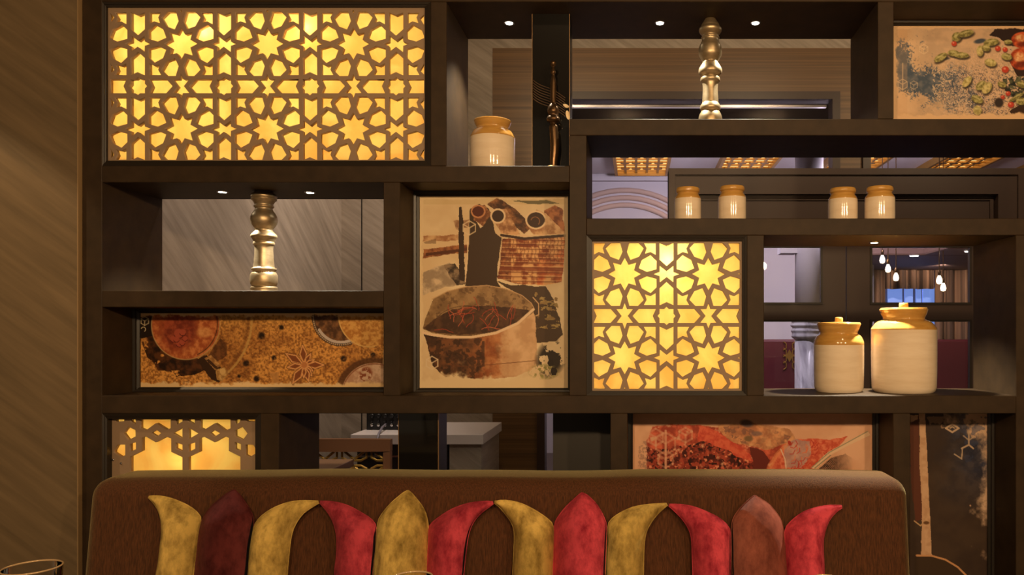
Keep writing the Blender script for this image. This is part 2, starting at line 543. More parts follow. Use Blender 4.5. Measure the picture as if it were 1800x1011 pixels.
for k, (px, py) in enumerate(((1551, 456), (1561, 472), (1575, 487), (1651, 492), (1658, 505))):
    d = (6.9, 6.9, 6.9, 6.6, 6.9)[k]
    x, z = wx(px, d), wz(py, d)
    t = thing('pendant_bulb', (x, d - D0, z), ['highest bare pendant bulb beside the door stile', 'second bare pendant bulb from the door stile',
        'third bare pendant bulb hanging before the curtain', 'bare pendant bulb of the farther pair, hung higher', 'lowest bare pendant bulb, in the farther pair'][k], 'light bulb', 'bare pendant bulbs in the hall')
    put('bulb', lathe(smooth_prof([(0.0, z - .035), (.016, z - .032), (.024, z - .012), (.02, z + .012), (.012, z + .03), (.011, z + .036)], 3), x, d - D0, 14), M['bulb'], t, True)
    put('socket', lathe([(0.012, z + .036), (0.013, z + .08), (0.005, z + .085)], x, d - D0, 12), M['bronze'], t, True)
    put('cord', tube([(x, d - D0, z + .08), (x, d - D0, 3.0)], 0.004, 6), M['bronze'], t)
for k, (px, py) in enumerate(((1607, 448.5), (1704, 440.5))):
    z = zbk
    d = (z - ZC) * F / (PY0 - py)
    x = wx(px, d)
    t = thing('downlight', (x, d - D0, z), ['bright hall downlight over the hanging bulbs', 'bright hall downlight past the farther bulbs'][k], 'downlight')
    put('lens', lathe([(0.038, z - .012), (0.038, z - .006)], x, d - D0, 18), M['led'], t)
    put('trim_ring', lathe([(0.048, z - .008), (0.05, z)], x, d - D0, 18), M['chrome'], t)

# ------------------------------------------------------------------ the shelf unit
DEP = 0.32
SH = thing('display_shelf', (0.3, 0.16, 0), 'large dark-stained wooden display shelf wall with open and filled compartments', 'shelf')
def board(name, x0, x1, y0, y1, a=0.0, b=DEP):
    return box(name, wx(x0), wx(x1), a, b, wz(y1), wz(y0), M['wood'], SH, 0.0018, 1)
FL = PY0 + ZC / D0 * F - 0.5
for (n, x0, x1, y0, y1) in (
        ('upright', 144, 179, -62, FL), ('upright', 757, 785, 3, 291.5), ('upright', 674, 703, 320.5, 695.5),
        ('upright', 1001, 1031, 238, 695.5), ('upright', 1543, 1571, 3, 209), ('upright', 1313, 1343, 413.5, 695.5),
        ('upright', 1786, 1818, 413.5, FL), ('upright', 458, 490, 727, FL), ('upright', 1073, 1103, 727, FL),
        ('upright', 1570, 1600, 727, FL), ('upright', 2150, 2185, -62, FL),
        ('shelf_board', 179, 2150, -62, 3), ('shelf_board', 179, 1001, 291.5, 320.5), ('shelf_board', 1001, 2150, 209, 238),
        ('shelf_board', 1031, 2150, 384, 413.5), ('shelf_board', 179, 674, 511, 540), ('shelf_board', 179, 1786, 695.5, 727),
        ('shelf_board', 179, 458, 1010, 1040), ('shelf_board', 490, 1073, 1010, 1040), ('shelf_board', 1103, 1570, 1010, 1040),
        ('plinth', 179, 458, FL - 60, FL), ('plinth', 490, 1073, FL - 60, FL), ('plinth', 1103, 1570, FL - 60, FL), ('plinth', 1600, 1786, FL - 60, FL)):
    board(n, x0, x1, y0, y1)
# end panel that closes the lower open bay at its right
box('back_panel', wx(972, 2.8), wx(1073), 0.30, DEP, wz(1010), wz(727), M['dark_panel'], SH)

# ---- glossy black columns in two bays
def mirror_column(px0, px1, y0, y1, z0, z1, label):
    d = D0 + y0
    x0, x1 = wx(px0, d), wx(px1, d)
    t = thing('mirror_column', ((x0 + x1) / 2, (y0 + y1) / 2, z0), label, 'column', 'glossy black columns in the shelf')
    box('core', x0 + 0.002, x1 - 0.002, y0 + 0.004, y1, z0, z1, M['blackplastic'], t)
    box('glass_face', x0 + 0.002, x1 - 0.002, y0, y0 + 0.004, z0, z1, M['blackglass'], t)
    bm = bmesh.new()
    bx(bm, x0, x0 + 0.002, y0 - 0.001, y0 + 0.008, z0, z1)
    bx(bm, x1 - 0.002, x1, y0 - 0.001, y0 + 0.008, z0, z1)
    put('edge_strip', bm, mat('edge', lin((150, 116, 74)), 0.4, 0.3), t)
    return t, x0, x1
zs = wz(291.5)
mc, mx0, mx1 = mirror_column(935, 1001.5, 0.096, 0.22, zs, wz(3), 'tall black mirror column standing between the open jar and the brass baluster')
for k in range(8):  # wavy reflections in the black glass, modelled as raised tubes
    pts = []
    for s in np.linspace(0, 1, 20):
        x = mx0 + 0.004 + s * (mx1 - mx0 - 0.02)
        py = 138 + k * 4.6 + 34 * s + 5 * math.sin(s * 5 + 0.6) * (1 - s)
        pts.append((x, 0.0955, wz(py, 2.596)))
    put('wavy_reflection', tube(pts, 0.0017, 5), M['reflected'], mc, True)
# curled flake of paint on its edge
bm = bmesh.new()
for (px, py, rx, rz, a) in ((995, 186, .011, .0055, -0.45), (998, 202, .0065, .016, 0.2)):
    cxx, czz = wx(px, 2.59), wz(py, 2.59)
    v = []
    for k in range(14):
        th = 2 * math.pi * k / 14
        u, q = rx * math.cos(th), rz * math.sin(th)
        v.append(bm.verts.new((cxx + u * math.cos(a) - q * math.sin(a), 0.092 - 0.004 * math.cos(th) ** 2, czz + u * math.sin(a) + q * math.cos(a))))
    bm.faces.new(v)
fl = put('paint_flake', bm, M['white'], mc)
mirror_column(700, 771, 0.10, 0.22, wz(1010), wz(727), 'black mirror column standing behind the sofa back')

# solid bronze stem standing in for a reflection in the first column
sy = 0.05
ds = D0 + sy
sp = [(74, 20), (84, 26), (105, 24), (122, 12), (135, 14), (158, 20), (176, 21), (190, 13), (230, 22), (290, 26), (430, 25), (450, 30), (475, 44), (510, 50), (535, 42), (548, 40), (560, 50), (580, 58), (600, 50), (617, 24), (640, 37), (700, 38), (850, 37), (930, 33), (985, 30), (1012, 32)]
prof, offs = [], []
tstem = thing('stem_reflection', (wx(971, ds), sy, zs), 'dark bronze stem shape modelled in place of a reflection in the black mirror column', 'reflection')
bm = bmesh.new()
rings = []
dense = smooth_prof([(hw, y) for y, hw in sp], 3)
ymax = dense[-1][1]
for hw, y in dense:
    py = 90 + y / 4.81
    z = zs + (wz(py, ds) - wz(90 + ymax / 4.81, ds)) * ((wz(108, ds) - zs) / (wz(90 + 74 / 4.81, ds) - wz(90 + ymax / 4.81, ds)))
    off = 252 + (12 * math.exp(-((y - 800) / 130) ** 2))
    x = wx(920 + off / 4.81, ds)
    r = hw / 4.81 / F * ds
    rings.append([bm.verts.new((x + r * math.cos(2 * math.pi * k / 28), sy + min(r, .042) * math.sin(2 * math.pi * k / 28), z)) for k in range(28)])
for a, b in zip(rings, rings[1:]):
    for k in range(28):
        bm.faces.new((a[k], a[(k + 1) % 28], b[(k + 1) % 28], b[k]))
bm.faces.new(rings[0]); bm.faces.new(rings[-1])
put('reflected_body', bm, M['bronze'], tstem, True)
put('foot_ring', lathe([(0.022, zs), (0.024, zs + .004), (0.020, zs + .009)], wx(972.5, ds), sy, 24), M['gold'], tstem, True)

# ---- downlights in the soffits
def downlight(px, py, ztop, label, power):
    d = (ztop - ZC) * F / (PY0 - py)
    x, y = wx(px, d), d - D0
    t = thing('downlight', (x, y, ztop), label, 'downlight', 'small spotlights in the shelf soffits')
    put('trim_ring', lathe([(0.013, ztop - 0.0005), (0.017, ztop - .003), (0.018, ztop)], x, y, 24, cap=False), M['chrome'], t, True)
    put('lens', lathe([(0.0125, ztop - .0028), (0.0125, ztop - .001)], x, y, 24), M['led'], t)
    l = light('spot', 'SPOT', (x, y, ztop - 0.012), power, (1.0, 0.90, 0.70), 0.012, 105, 0.7, None, t)
    return t
zB, zE, zI = wz(3), wz(320.5), wz(413.5)
downlight(895, 40, zB, 'lit spotlight in the soffit above the open jar', 34.0)
downlight(1160, 40, zB, 'lit spotlight in the top soffit, on the mirror column side of the baluster', 34.0)
downlight(1328, 40, zB, 'lit spotlight in the top soffit, on the spice print side of the baluster', 34.0)
downlight(391, 337, zE, 'lit spotlight nearest the plaster wall, above the empty side of its bay', 26.0)
downlight(545, 338, zE, 'lit spotlight under the wide lattice panel, nearer the tall pot print', 26.0)
downlight(1537, 426, zI, 'lit spotlight above the two lidded jars', 75.0)

# ---- balusters
def baluster(px, d, zb, zt, prof, k, label):
    y0, y1 = prof[0][0], prof[-1][0]
    h = zt - zb
    cx, cy = wx(px, d), d - D0
    pr = [(hw * k, zt - (y - y0) / (y1 - y0) * h) for y, hw in prof]
    t = thing('brass_baluster', (cx, cy, zb), label, 'baluster', 'turned brass balusters between shelves')
    # shaft in three turned members
    n = len(pr)
    put('turned_post', lathe(smooth_prof(pr, 4), cx, cy, 56), M['brass'], t, True)
    put('top_collar', lathe([(pr[0][0] * .9, zt - 0.004), (pr[0][0] * .98, zt - 0.002), (pr[0][0] * .9, zt)], cx, cy, 40), M['bronze'], t, True)
    put('foot_ring', lathe([(pr[-1][0] * 1.0, zb), (pr[-1][0] * 1.03, zb + .004), (pr[-1][0] * .98, zb + .008)], cx, cy, 40), M['brass'], t, True)
    return t
PE = [(40, 78), (52, 84), (62, 102), (80, 113), (95, 113), (104, 108), (112, 112), (122, 108), (135, 95), (165, 80), (176, 82), (181, 88), (190, 87), (196, 80), (215, 76), (240, 91), (270, 108), (300, 117), (335, 116), (365, 106), (395, 86), (410, 76), (424, 76), (432, 82), (462, 108), (478, 115), (488, 113), (505, 102), (525, 92), (535, 88), (541, 92), (552, 94), (562, 92), (572, 84), (600, 79), (660, 81), (730, 86), (784, 92), (794, 106), (806, 109), (818, 104), (826, 98), (834, 101), (848, 112), (876, 119), (926, 119), (955, 112), (972, 104), (980, 114), (992, 118), (1008, 116), (1040, 118)]
PB = [(38, 50), (55, 60), (90, 82), (112, 88), (120, 98), (135, 106), (150, 105), (165, 98), (190, 78), (202, 76), (208, 84), (218, 85), (226, 80), (245, 80), (268, 90), (300, 103), (340, 108), (378, 105), (412, 88), (438, 72), (448, 72), (456, 76), (490, 97), (518, 108), (546, 107), (566, 90), (580, 76), (588, 76), (594, 88), (608, 91), (624, 89), (638, 76), (680, 70), (740, 71), (800, 75), (832, 77), (840, 84), (868, 95), (890, 94), (904, 84), (912, 86), (935, 98), (965, 108), (1000, 110), (1040, 106), (1060, 98), (1072, 108), (1086, 108)]
baluster(464, 2.67, wz(511), zE, PE, 1 / 5.32 / F * 2.67, 'turned brass baluster in the bay with the grey plaster behind')
baluster(1248.5, 2.64, wz(209), zB, PB, 1 / 5.32 / F * 2.64, 'turned brass baluster in the top bay, before the striped wood wall')

# ---- jars
def jar(px, y, zb, H, R, rim, neck, zneck, zsh, zglaze, label, lid=None, group='cream and mustard stoneware jars', style='flare', lean=0):
    d = D0 + y
    cx, cy = wx(px, d), y
    t = thing('stoneware_jar', (cx, cy, zb), label, 'jar', group)
    N = 56
    if style == 'flare':
        body = [(R * .90, 0), (R * .955, .006), (R * .985, .018), (R * .995, H * .25), (R, H * .45), (R, zglaze)]
        shoulder = smooth_prof([(R, zglaze), (R * .985, zsh), ((R * .55 + neck * .45), zsh + (zneck - zsh) * .62), (neck * 1.03, zneck - .003), (neck, zneck)], 4)
        collar = smooth_prof([(neck, zneck), (neck * 1.0, zneck + .004), (neck * .45 + rim * .55, (zneck + H) / 2), (rim * .985, H - .005), (rim, H - .002), (rim * .985, H)], 4)
        inner = [(rim * .93, H - .002), (neck * .92, zneck + .004), (R * .8, zglaze)]
    else:
        body = [(R * .93, 0), (R * .985, .005), (R, .02), (R, H * .55), (R * .985, zglaze)]
        shoulder = smooth_prof([(R * .985, zglaze), (R * .95, zsh), (neck * 1.02, zneck - .002), (neck, zneck)], 4)
        collar = smooth_prof([(neck, zneck), (neck * 1.02, zneck + .003), (rim, zneck + .007), (rim * 1.01, H - .006), (rim * .95, H)], 4)
        inner = [(rim * .8, H), (neck * .8, zneck), (R * .8, zglaze)]
    f = lambda pr: [(r, zb + z) for r, z in pr]
    b = put('body', lathe(f(body), cx, cy, N, cap=False), M['cream'], t, True)
    # closed foot
    put('foot', lathe(f([(0.0, 0.0005), (R * .9, 0.0005)]), cx, cy, N, cap=False), M['cream'], b)
    put('glazed_shoulder', lathe(f(shoulder), cx, cy, N, cap=False), M['mustard'], t, True)
    put('rim_collar', lathe(f(collar + inner), cx, cy, N, cap=False), M['mustard'], t, True)
    if lid:
        l = put('lid', lathe(f([(rim * .93, H - .001), (rim * .97, H + .001), (rim * .95, H + .004), (rim * .3, H + .006), (0, H + .006)]), cx, cy, N, cap=False), M['mustard'], t, True)
        put('knob', lathe(f(smooth_prof([(lid * .92, H + .005), (lid, H + .010), (lid * .98, H + .018), (lid * .8, H + .022), (0, H + .023)], 3)), cx, cy, 28, cap=False), M['mustard'], l, True)
    return t
zI0 = wz(695.5)
k = lambda px, d: px / F * d
dA, dB_ = 2.665, 2.675
jar(1588.5, dA - D0, zI0, .286, k(55.5, dA), k(41, dA), k(35.5, dA), .286 - k(17, dA), .286 - k(33, dA), .286 - k(36, dA), 'large lidded cream jar with mustard shoulder, the biggest of all', lid=k(8, dA))
jar(1474.5, dB_ - D0, zI0, .236, k(43, dB_), k(38, dB_), k(32.5, dB_), .236 - k(17, dB_), .236 - k(31, dB_), .236 - k(37, dB_), 'medium lidded cream jar beside the biggest jar', lid=k(7, dB_))
dC = 2.62
jar(866, dC - D0, zs, wz(213, dC) - zs, k(39, dC), k(32.5, dC), k(28, dC), wz(213, dC) - zs - k(14, dC), wz(213, dC) - zs - k(28, dC), wz(213, dC) - zs - k(31, dC), 'wide cream jar with flared rim under a spotlight near the mirror column')
zD = wz(384)
for (px, hw, tp, y, lab) in ((1209, 23.5, 331, 0.12, 'small cream jar nearest the white-walled hall view'), (1287, 24.5, 328.5, 0.10, 'small cream jar second from the white-walled hall view'),
                        (1481.5, 25.5, 332, 0.13, 'small cream jar third along, below the striped wood post'), (1546.5, 26, 329.5, 0.10, 'small cream jar farthest from the mirror column, on the long shelf')):
    d = D0 + y
    H = wz(tp, d) - zD
    jar(px, y, zD, H, k(hw, d), k(hw * .885, d), k(hw * .80, d), H - k(10.5, d), H - k(17, d), H - k(19.5, d), lab, style='ring')

# ------------------------------------------------------------------ lattice light panels
def clip(poly, x0, x1, y0, y1):
    def cut(P, f, g):
        out = []
        for i in range(len(P)):
            a, b = P[i - 1], P[i]
            fa, fb = f(a), f(b)
            if fa >= 0 and fb >= 0: out.append(b)
            elif fa >= 0 > fb: out.append(g(a, b, fa, fb))
            elif fb >= 0 > fa: out += [g(a, b, fa, fb), b]
        return out
    g = lambda a, b, fa, fb: (a[0] + (b[0] - a[0]) * fa / (fa - fb), a[1] + (b[1] - a[1]) * fa / (fa - fb))
    P = poly
    for f in (lambda p: p[0] - x0, lambda p: x1 - p[0], lambda p: p[1] - y0, lambda p: y1 - p[1]):
        if len(P) < 3: return []
        P = cut(P, f, g)
    return P

def area(P):
    return 0.5 * sum(P[i - 1][0] * P[i][1] - P[i][0] * P[i - 1][1] for i in range(len(P)))

def lattice_mesh(name, outer, holes, y0, y1):
    cu = bpy.data.curves.new(name, 'CURVE')
    cu.dimensions = '2D'
    cu.fill_mode = 'BOTH'
    cu.extrude = (y1 - y0) / 2
    for P in [outer] + holes:
        s = cu.splines.new('POLY')
        s.points.add(len(P) - 1)
        for p, q in zip(s.points, P):
            p.co = (q[0], q[1], 0, 1)
        s.use_cyclic_u = True
    o = bpy.data.objects.new(name, cu)
    C.objects.link(o)
    dg = bpy.context.evaluated_depsgraph_get()
    me = bpy.data.meshes.new_from_object(o.evaluated_get(dg))
    bpy.data.objects.remove(o)
    me.transform(Matrix.Translation((0, (y0 + y1) / 2, 0)) @ Matrix.Rotation(math.pi / 2, 4, 'X'))
    bm = bmesh.new()
    bm.from_mesh(me)
    bmesh.ops.remove_doubles(bm, verts=bm.verts, dist=1e-6)
    bmesh.ops.recalc_face_normals(bm, faces=bm.faces)
    bm.to_mesh(me)
    bm.free()
    return me

def pol(r, a): return (r * math.cos(math.radians(a)), r * math.sin(math.radians(a)))

def tile():
    """hole outlines of one cell of the pattern, rosette at 0,0, period 1"""
    H = []
    H.append([pol(.196 if i % 2 == 0 else .121, 22.5 * i) for i in range(16)])
    for q in range(8):
        a = 45 * q + 22.5
        H.append([pol(.181, a), pol(.266, a + 17.2), pol(.384, a + 14), pol(.4125, a), pol(.384, a - 14), pol(.266, a - 17.2)])
    st = [(.370, .370), (.370, .228), (.308, .262), (.241, .241), (.262, .308), (.228, .370)]
    for sx in (1, -1):
        for sy_ in (1, -1):
            H.append([(sx * a, sy_ * b) for a, b in st])
    arrow = [(.084, .373), (.084, .169), (0, .094), (-.084, .169), (-.084, .373), (0, .335)]
    bow = [(-.155, 0), (-.083, .026), (-.081, .099), (0, .036), (.081, .099), (.083, .026), (.155, 0), (.083, -.026), (.081, -.099), (0, -.036), (-.081, -.099), (-.083, -.026)]
    # vertical channel at x = .5, horizontal channel at y = .5
    for s in (1, -1):
        H.append([(.5 + a, s * b) for a, b in arrow])
        H.append([(s * b, .5 + a) for a, b in arrow])
    H.append([(.5 + a, b) for a, b in bow])
    H.append([(b, .5 + a) for a, b in bow])
    e = []
    for i in range(16):
        e.append(pol((.109, .092, .1188, .092)[i % 4], 22.5 * i))
    e = [pol(.109, 0), (.084, .027), (.084, .084), (.027, .084), pol(.109, 90), (-.027, .084), (-.084, .084), (-.084, .027), pol(.109, 180), (-.084, -.027), (-.084, -.084), (-.027, -.084), pol(.109, 270), (.027, -.084), (.084, -.084), (.084, -.027)]
    H.append([(.5 + a, .5 + b) for a, b in e])
    return H

def mat_onyx(seed):
    m = bpy.data.materials.new('backlit_onyx_sheet')
    m.use_nodes = True
    nt = m.node_tree
    nt.nodes.clear()
    out = nt.nodes.new('ShaderNodeOutputMaterial')
    mix = nt.nodes.new('ShaderNodeMixShader')
    mix.inputs[0].default_value = 0.78
    df = nt.nodes.new('ShaderNodeBsdfDiffuse')
    tl = nt.nodes.new('ShaderNodeBsdfTranslucent')
    tc = nt.nodes.new('ShaderNodeTexCoord')
    mp = nt.nodes.new('ShaderNodeMapping')
    mp.inputs['Location'].default_value = (seed, 0, seed)
    n = nt.nodes.new('ShaderNodeTexNoise')
    n.inputs['Scale'].default_value = 7
    n.inputs['Detail'].default_value = 4
    n.inputs['Distortion'].default_value = 1.5
    r = nt.nodes.new('ShaderNodeValToRGB')
    r.color_ramp.elements[0].position = 0.36
    r.color_ramp.elements[1].position = 0.62
    r.color_ramp.elements[0].color = (0.93, 0.66, 0.29, 1)
    r.color_ramp.elements[1].color = (0.96, 0.79, 0.40, 1)
    nt.links.new(tc.outputs['Object'], mp.inputs[0])
    nt.links.new(mp.outputs[0], n.inputs[0])
    nt.links.new(n.outputs[0], r.inputs[0])
    nt.links.new(r.outputs[0], df.inputs[0])
    nt.links.new(r.outputs[0], tl.inputs[0])
    nt.links.new(df.outputs[0], mix.inputs[1])
    nt.links.new(tl.outputs[0], mix.inputs[2])
    nt.links.new(mix.outputs[0], out.inputs[0])
    return m
M['boxwhite'] = mat('light_box_white', (0.8, .78, .72), 0.8)

def light_panel(name, op, pan, y, holes_px, label, lamps, seed, dpx=None):
    """op: opening in the shelf face (px), pan: lattice rectangle (px at its own depth), holes in px"""
    d = D0 + y
    x0, x1, z0, z1 = wx(pan[0], d), wx(pan[1], d), wz(pan[3], d), wz(pan[2], d)
    ox0, ox1, oz0, oz1 = wx(op[0]), wx(op[1]), wz(op[3]), wz(op[2])
    t = thing(name, ((x0 + x1) / 2, y, z0), label, 'lattice panel', 'backlit lattice panels')
    outer = [(x0, z0), (x1, z0), (x1, z1), (x0, z1)]
    holes = []
    for P in holes_px:
        P = clip(P, pan[0] + 2.6, pan[1] - 2.6, pan[2] + 2.6, pan[3] - 2.6)
        if len(P) < 3 or abs(area(P)) < 6: continue
        Q = [(wx(a, d), wz(b, d)) for a, b in P]
        R = [Q[0]]
        for p in Q[1:]:
            if math.hypot(p[0] - R[-1][0], p[1] - R[-1][1]) > 1e-5: R.append(p)
        holes.append(R)
    put('lattice', lattice_mesh('lattice', outer, holes, y, y + 0.018), M['lattice'], t)
    box('onyx_sheet', x0, x1, y + 0.021, y + 0.023, z0, z1, mat_onyx(seed), t)
    # stepped moulding round the lattice
    bm = bmesh.new()
    for i, (f, ya) in enumerate(((0.0, 0.002), (0.5, 0.008))):
        ax0, ax1 = ox0 + (x0 - ox0) * f, ox1 + (x1 - ox1) * f
        az0, az1 = oz0 + (z0 - oz0) * f, oz1 + (z1 - oz1) * f
        bx0, bx1 = ox0 + (x0 - ox0) * (f + .5), ox1 + (x1 - ox1) * (f + .5)
        bz0, bz1 = oz0 + (z0 - oz0) * (f + .5), oz1 + (z1 - oz1) * (f + .5)
        o_ = [(ax0, az0), (ax1, az0), (ax1, az1), (ax0, az1)]
        i_ = [(bx0, bz0), (bx1, bz0), (bx1, bz1), (bx0, bz1)]
        vf = lambda p, yy: bm.verts.new((p[0], yy, p[1]))
        of, nf = [vf(p, ya) for p in o_], [vf(p, ya + .003) for p in i_]
        ob, nb = [vf(p, y + .03) for p in o_], [vf(p, y + .03) for p in i_]
        for q in range(4):
            j = (q + 1) % 4
            bm.faces.new((of[q], of[j], nf[j], nf[q])); bm.faces.new((ob[q], ob[j], nb[j], nb[q]))
            bm.faces.new((of[q], of[j], ob[j], ob[q])); bm.faces.new((nf[q], nf[j], nb[j], nb[q]))
    put('moulding', bm, M['wood_moulding'], t)
    # white light box behind
    e = 0.003
    bm = bmesh.new()
    Y0, Y1 = y + 0.03, 0.27
    bx(bm, ox0 + e, ox1 - e, Y1, Y1 + .01, oz0 + e, oz1 - e)
    bx(bm, ox0 + e, ox0 + e + .006, Y0, Y1, oz0 + e, oz1 - e)
    bx(bm, ox1 - e - .006, ox1 - e, Y0, Y1, oz0 + e, oz1 - e)
    bx(bm, ox0 + e + .006, ox1 - e - .006, Y0, Y1, oz0 + e, oz0 + e + .006)
    bx(bm, ox0 + e + .006, ox1 - e - .006, Y0, Y1, oz1 - e - .006, oz1 - e)
    put('light_box', bm, M['boxwhite'], t)
    for (px, py, dy, p) in lamps:
        light('panel_lamp', 'POINT', (wx(px, d + dy), y + dy, wz(py, d + dy)), p, (1.0, 0.97, 0.92) if p > .6 else (1.0, 0.93, 0.66), 0.015, parent=t)
    return t

def tiled(cx, cy, P, Q, nx, ny):
    """cells of rosettes round cx,cy (px)"""
    H = []
    for i in nx:
        for j in ny:
            H += [[(cx + (i + a) * P, cy + (j + b) * Q) for a, b in h] for h in tile()]
    return H
LA = [(x, y, .14, .36) for x in (250, 390, 545, 690) for y in (85, 215)] + [(366, 60, .042, 1.5), (541, 54, .042, 1.4)]
light_panel('lattice_screen', (179, 757, 3, 291.5), (190, 748, 14, 283.5), 0.02, tiled(469, 76.6, 151.4, 149.6, (-3, -2, -1, 0, 1, 2), (-2, -1, 0, 1, 2)),
            'widest backlit star lattice panel, in the top corner by the plaster wall', LA, 1.3)
LH = [(x, y, .14, .27) for x in (1105, 1240) for y in (500, 625)] + [(1171, 460, .045, 1.8)]
light_panel('lattice_screen', (1031, 1313, 413.5, 695.5), (1041, 1304, 424, 687), 0.02, tiled(1098.0, 481.6, 147.7, 147.7, (-1, 0, 1, 2), (-1, 0, 1, 2)),
            'square backlit star lattice panel between the pot print and the lidded jars', LH, 5.7)
HJ = [[(110, 115), (305, 115), (300, 170), (140, 180)], [(410, 100), (515, 100), (515, 235), (420, 185)],
      [(595, 100), (595, 300), (700, 343), (890, 205), (1090, 330), (1170, 295), (1170, 100)],
      [(275, 395), (375, 265), (515, 335), (515, 450), (370, 525)], [(790, 390), (905, 325), (990, 390), (905, 465)],
      [(1195, 395), (1390, 280), (1390, 508)], [(170, 605), (320, 605), (320, 800), (240, 842), (85, 745)],
      [(400, 595), (520, 550), (520, 690), (400, 738)],
      [(625, 478), (700, 448), (890, 560), (1090, 455), (1180, 490), (1180, 740), (1390, 840), (1390, 1400), (410, 1400), (410, 830), (625, 722)],
      [(1255, 560), (1390, 605), (1390, 745), (1255, 680)], [(1265, 100), (1390, 100), (1390, 172), (1265, 237)]]
hj = []
for P in HJ:
    Q = [(190 + a / 10.643, 725 + b / 10.643) for a, b in P]
    hj.append(Q)
    hj.append([(2 * 325.5 - a, b) for a, b in Q][::-1])
LJ = [(x, y, .12, .20) for x in (250, 400) for y in (770, 900)] + [(338, 800, .08, .22)]
lp = light_panel('lattice_screen', (179, 458, 727, 1010), (197, 455, 735, 1000), 0.035, hj, 'backlit hexagon lattice panel rising behind the sofa corner', LJ, 9.1)
for (px, py) in ((199.5, 808.5), (213, 814.5), (452.5, 809)):
    d = D0 + .034
    cxx, czz = wx(px, d), wz(py, d)
    bm = bmesh.new()
    bmesh.ops.create_uvsphere(bm, u_segments=12, v_segments=6, radius=0.004, matrix=Matrix.Translation((cxx, 0.034, czz)))
    put('screw', bm, M['chrome'], lp, True)

# ------------------------------------------------------------------ prints
def vn(X, Y, s, seed=0):
    x, y = X / s, Y / s
    xi, yi = np.floor(x).astype(np.int64), np.floor(y).astype(np.int64)
    fx, fy = x - xi, y - yi
    fx, fy = fx * fx * (3 - 2 * fx), fy * fy * (3 - 2 * fy)
    def h(a, b):
        n = (a * 374761393 + b * 668265263 + seed * 1442695041) & 0xffffffff
        n = ((n ^ (n >> 13)) * 1274126177) & 0xffffffff
        return ((n ^ (n >> 16)) & 0xffff) / 65535.0
    return (h(xi, yi) * (1 - fx) + h(xi + 1, yi) * fx) * (1 - fy) + (h(xi, yi + 1) * (1 - fx) + h(xi + 1, yi + 1) * fx) * fy

def fbm(X, Y, s, seed=0, o=4):
    t, a, w_ = 0, 1, 0
    for i in range(o):
        t = t + a * vn(X, Y, s / 2 ** i, seed + i * 17)
        w_ += a
        a *= .6
    return t / w_

class Art:
    def __init__(s, x0, x1, y0, y1, nx, ny, bg):
        s.X, s.Y = np.meshgrid(np.linspace(x0, x1, nx), np.linspace(y0, y1, ny))
        s.a = np.zeros((ny, nx, 3)) + np.array(bg, float)
    def lay(s, m, c):
        m = np.clip(m, 0, 1)[..., None]
        c = np.asarray(c, float)
        s.a = s.a * (1 - m) + c * m
    def mixn(s, m, c1, c2, sc, seed=0, o=4, lo=.35, hi=.65):
        n = np.clip((fbm(s.X, s.Y, sc, seed, o) - lo) / (hi - lo), 0, 1)[..., None]
        s.lay(m, np.array(c1, float) * (1 - n) + np.array(c2, float) * n)
    def poly(s, P, wob=0, seed=0):
        X, Y = s.X, s.Y
        if wob:
            X = X + (fbm(s.X, s.Y, wob * 6, seed) - .5) * 2 * wob
            Y = Y + (fbm(s.X, s.Y, wob * 6, seed + 5) - .5) * 2 * wob
        c = np.zeros(X.shape, bool)
        for i in range(len(P)):
            (xa, ya), (xb, yb) = P[i - 1], P[i]
            if ya == yb: continue
            k_ = ((ya > Y) != (yb > Y)) & (X < (xb - xa) * (Y - ya) / (yb - ya) + xa)
            c ^= k_
        return c.astype(float)
    def ell(s, cx, cy, rx, ry, rot=0, soft=0.04):
        t = math.radians(rot)
        u = (s.X - cx) * math.cos(t) + (s.Y - cy) * math.sin(t)
        v_ = -(s.X - cx) * math.sin(t) + (s.Y - cy) * math.cos(t)
        r = np.sqrt((u / rx) ** 2 + (v_ / ry) ** 2)
        return np.clip((1 - r) / soft + .5, 0, 1)
    def line(s, P, w_, soft=1.0):
        m = np.zeros(s.X.shape)
        for (xa, ya), (xb, yb) in zip(P, P[1:]):
            dx, dy = xb - xa, yb - ya
            t = np.clip(((s.X - xa) * dx + (s.Y - ya) * dy) / (dx * dx + dy * dy + 1e-9), 0, 1)
            dist = np.hypot(s.X - xa - t * dx, s.Y - ya - t * dy)
            m = np.maximum(m, np.clip((w_ / 2 - dist) / soft + .5, 0, 1))
        return m
    def arc(s, cx, cy, r, a0, a1, w_, ry=None, n=30):
        ry = ry or r
        return s.line([(cx + r * math.cos(math.radians(a)), cy + ry * math.sin(math.radians(a))) for a in np.linspace(a0, a1, n)], w_)
    def cube(s, cx, cy, r, w_, c, m=1.0):
        h = [(cx + r * math.cos(math.radians(60 * i + 30)), cy + r * math.sin(math.radians(60 * i + 30))) for i in range(6)]
        for i in range(6):
            s.lay(s.line([h[i], h[(i + 1) % 6]], w_) * m, c)
        for i in (1, 3, 5):
            s.lay(s.line([(cx, cy), h[i]], w_) * m, c)
    def fade(s, x0, x1, y0, y1, bg, wd, seed, wl=1, wr=1, wt=1, wb_=1):
        e = np.minimum(np.minimum((s.X - x0) / wl, (x1 - s.X) / wr), np.minimum((s.Y - y0) / wt, (y1 - s.Y) / wb_)) / wd
        n = fbm(s.X, s.Y, wd * .9, seed, 5)
        s.lay(np.clip((n * 1.6 - e) * 3.0, 0, 1), bg)

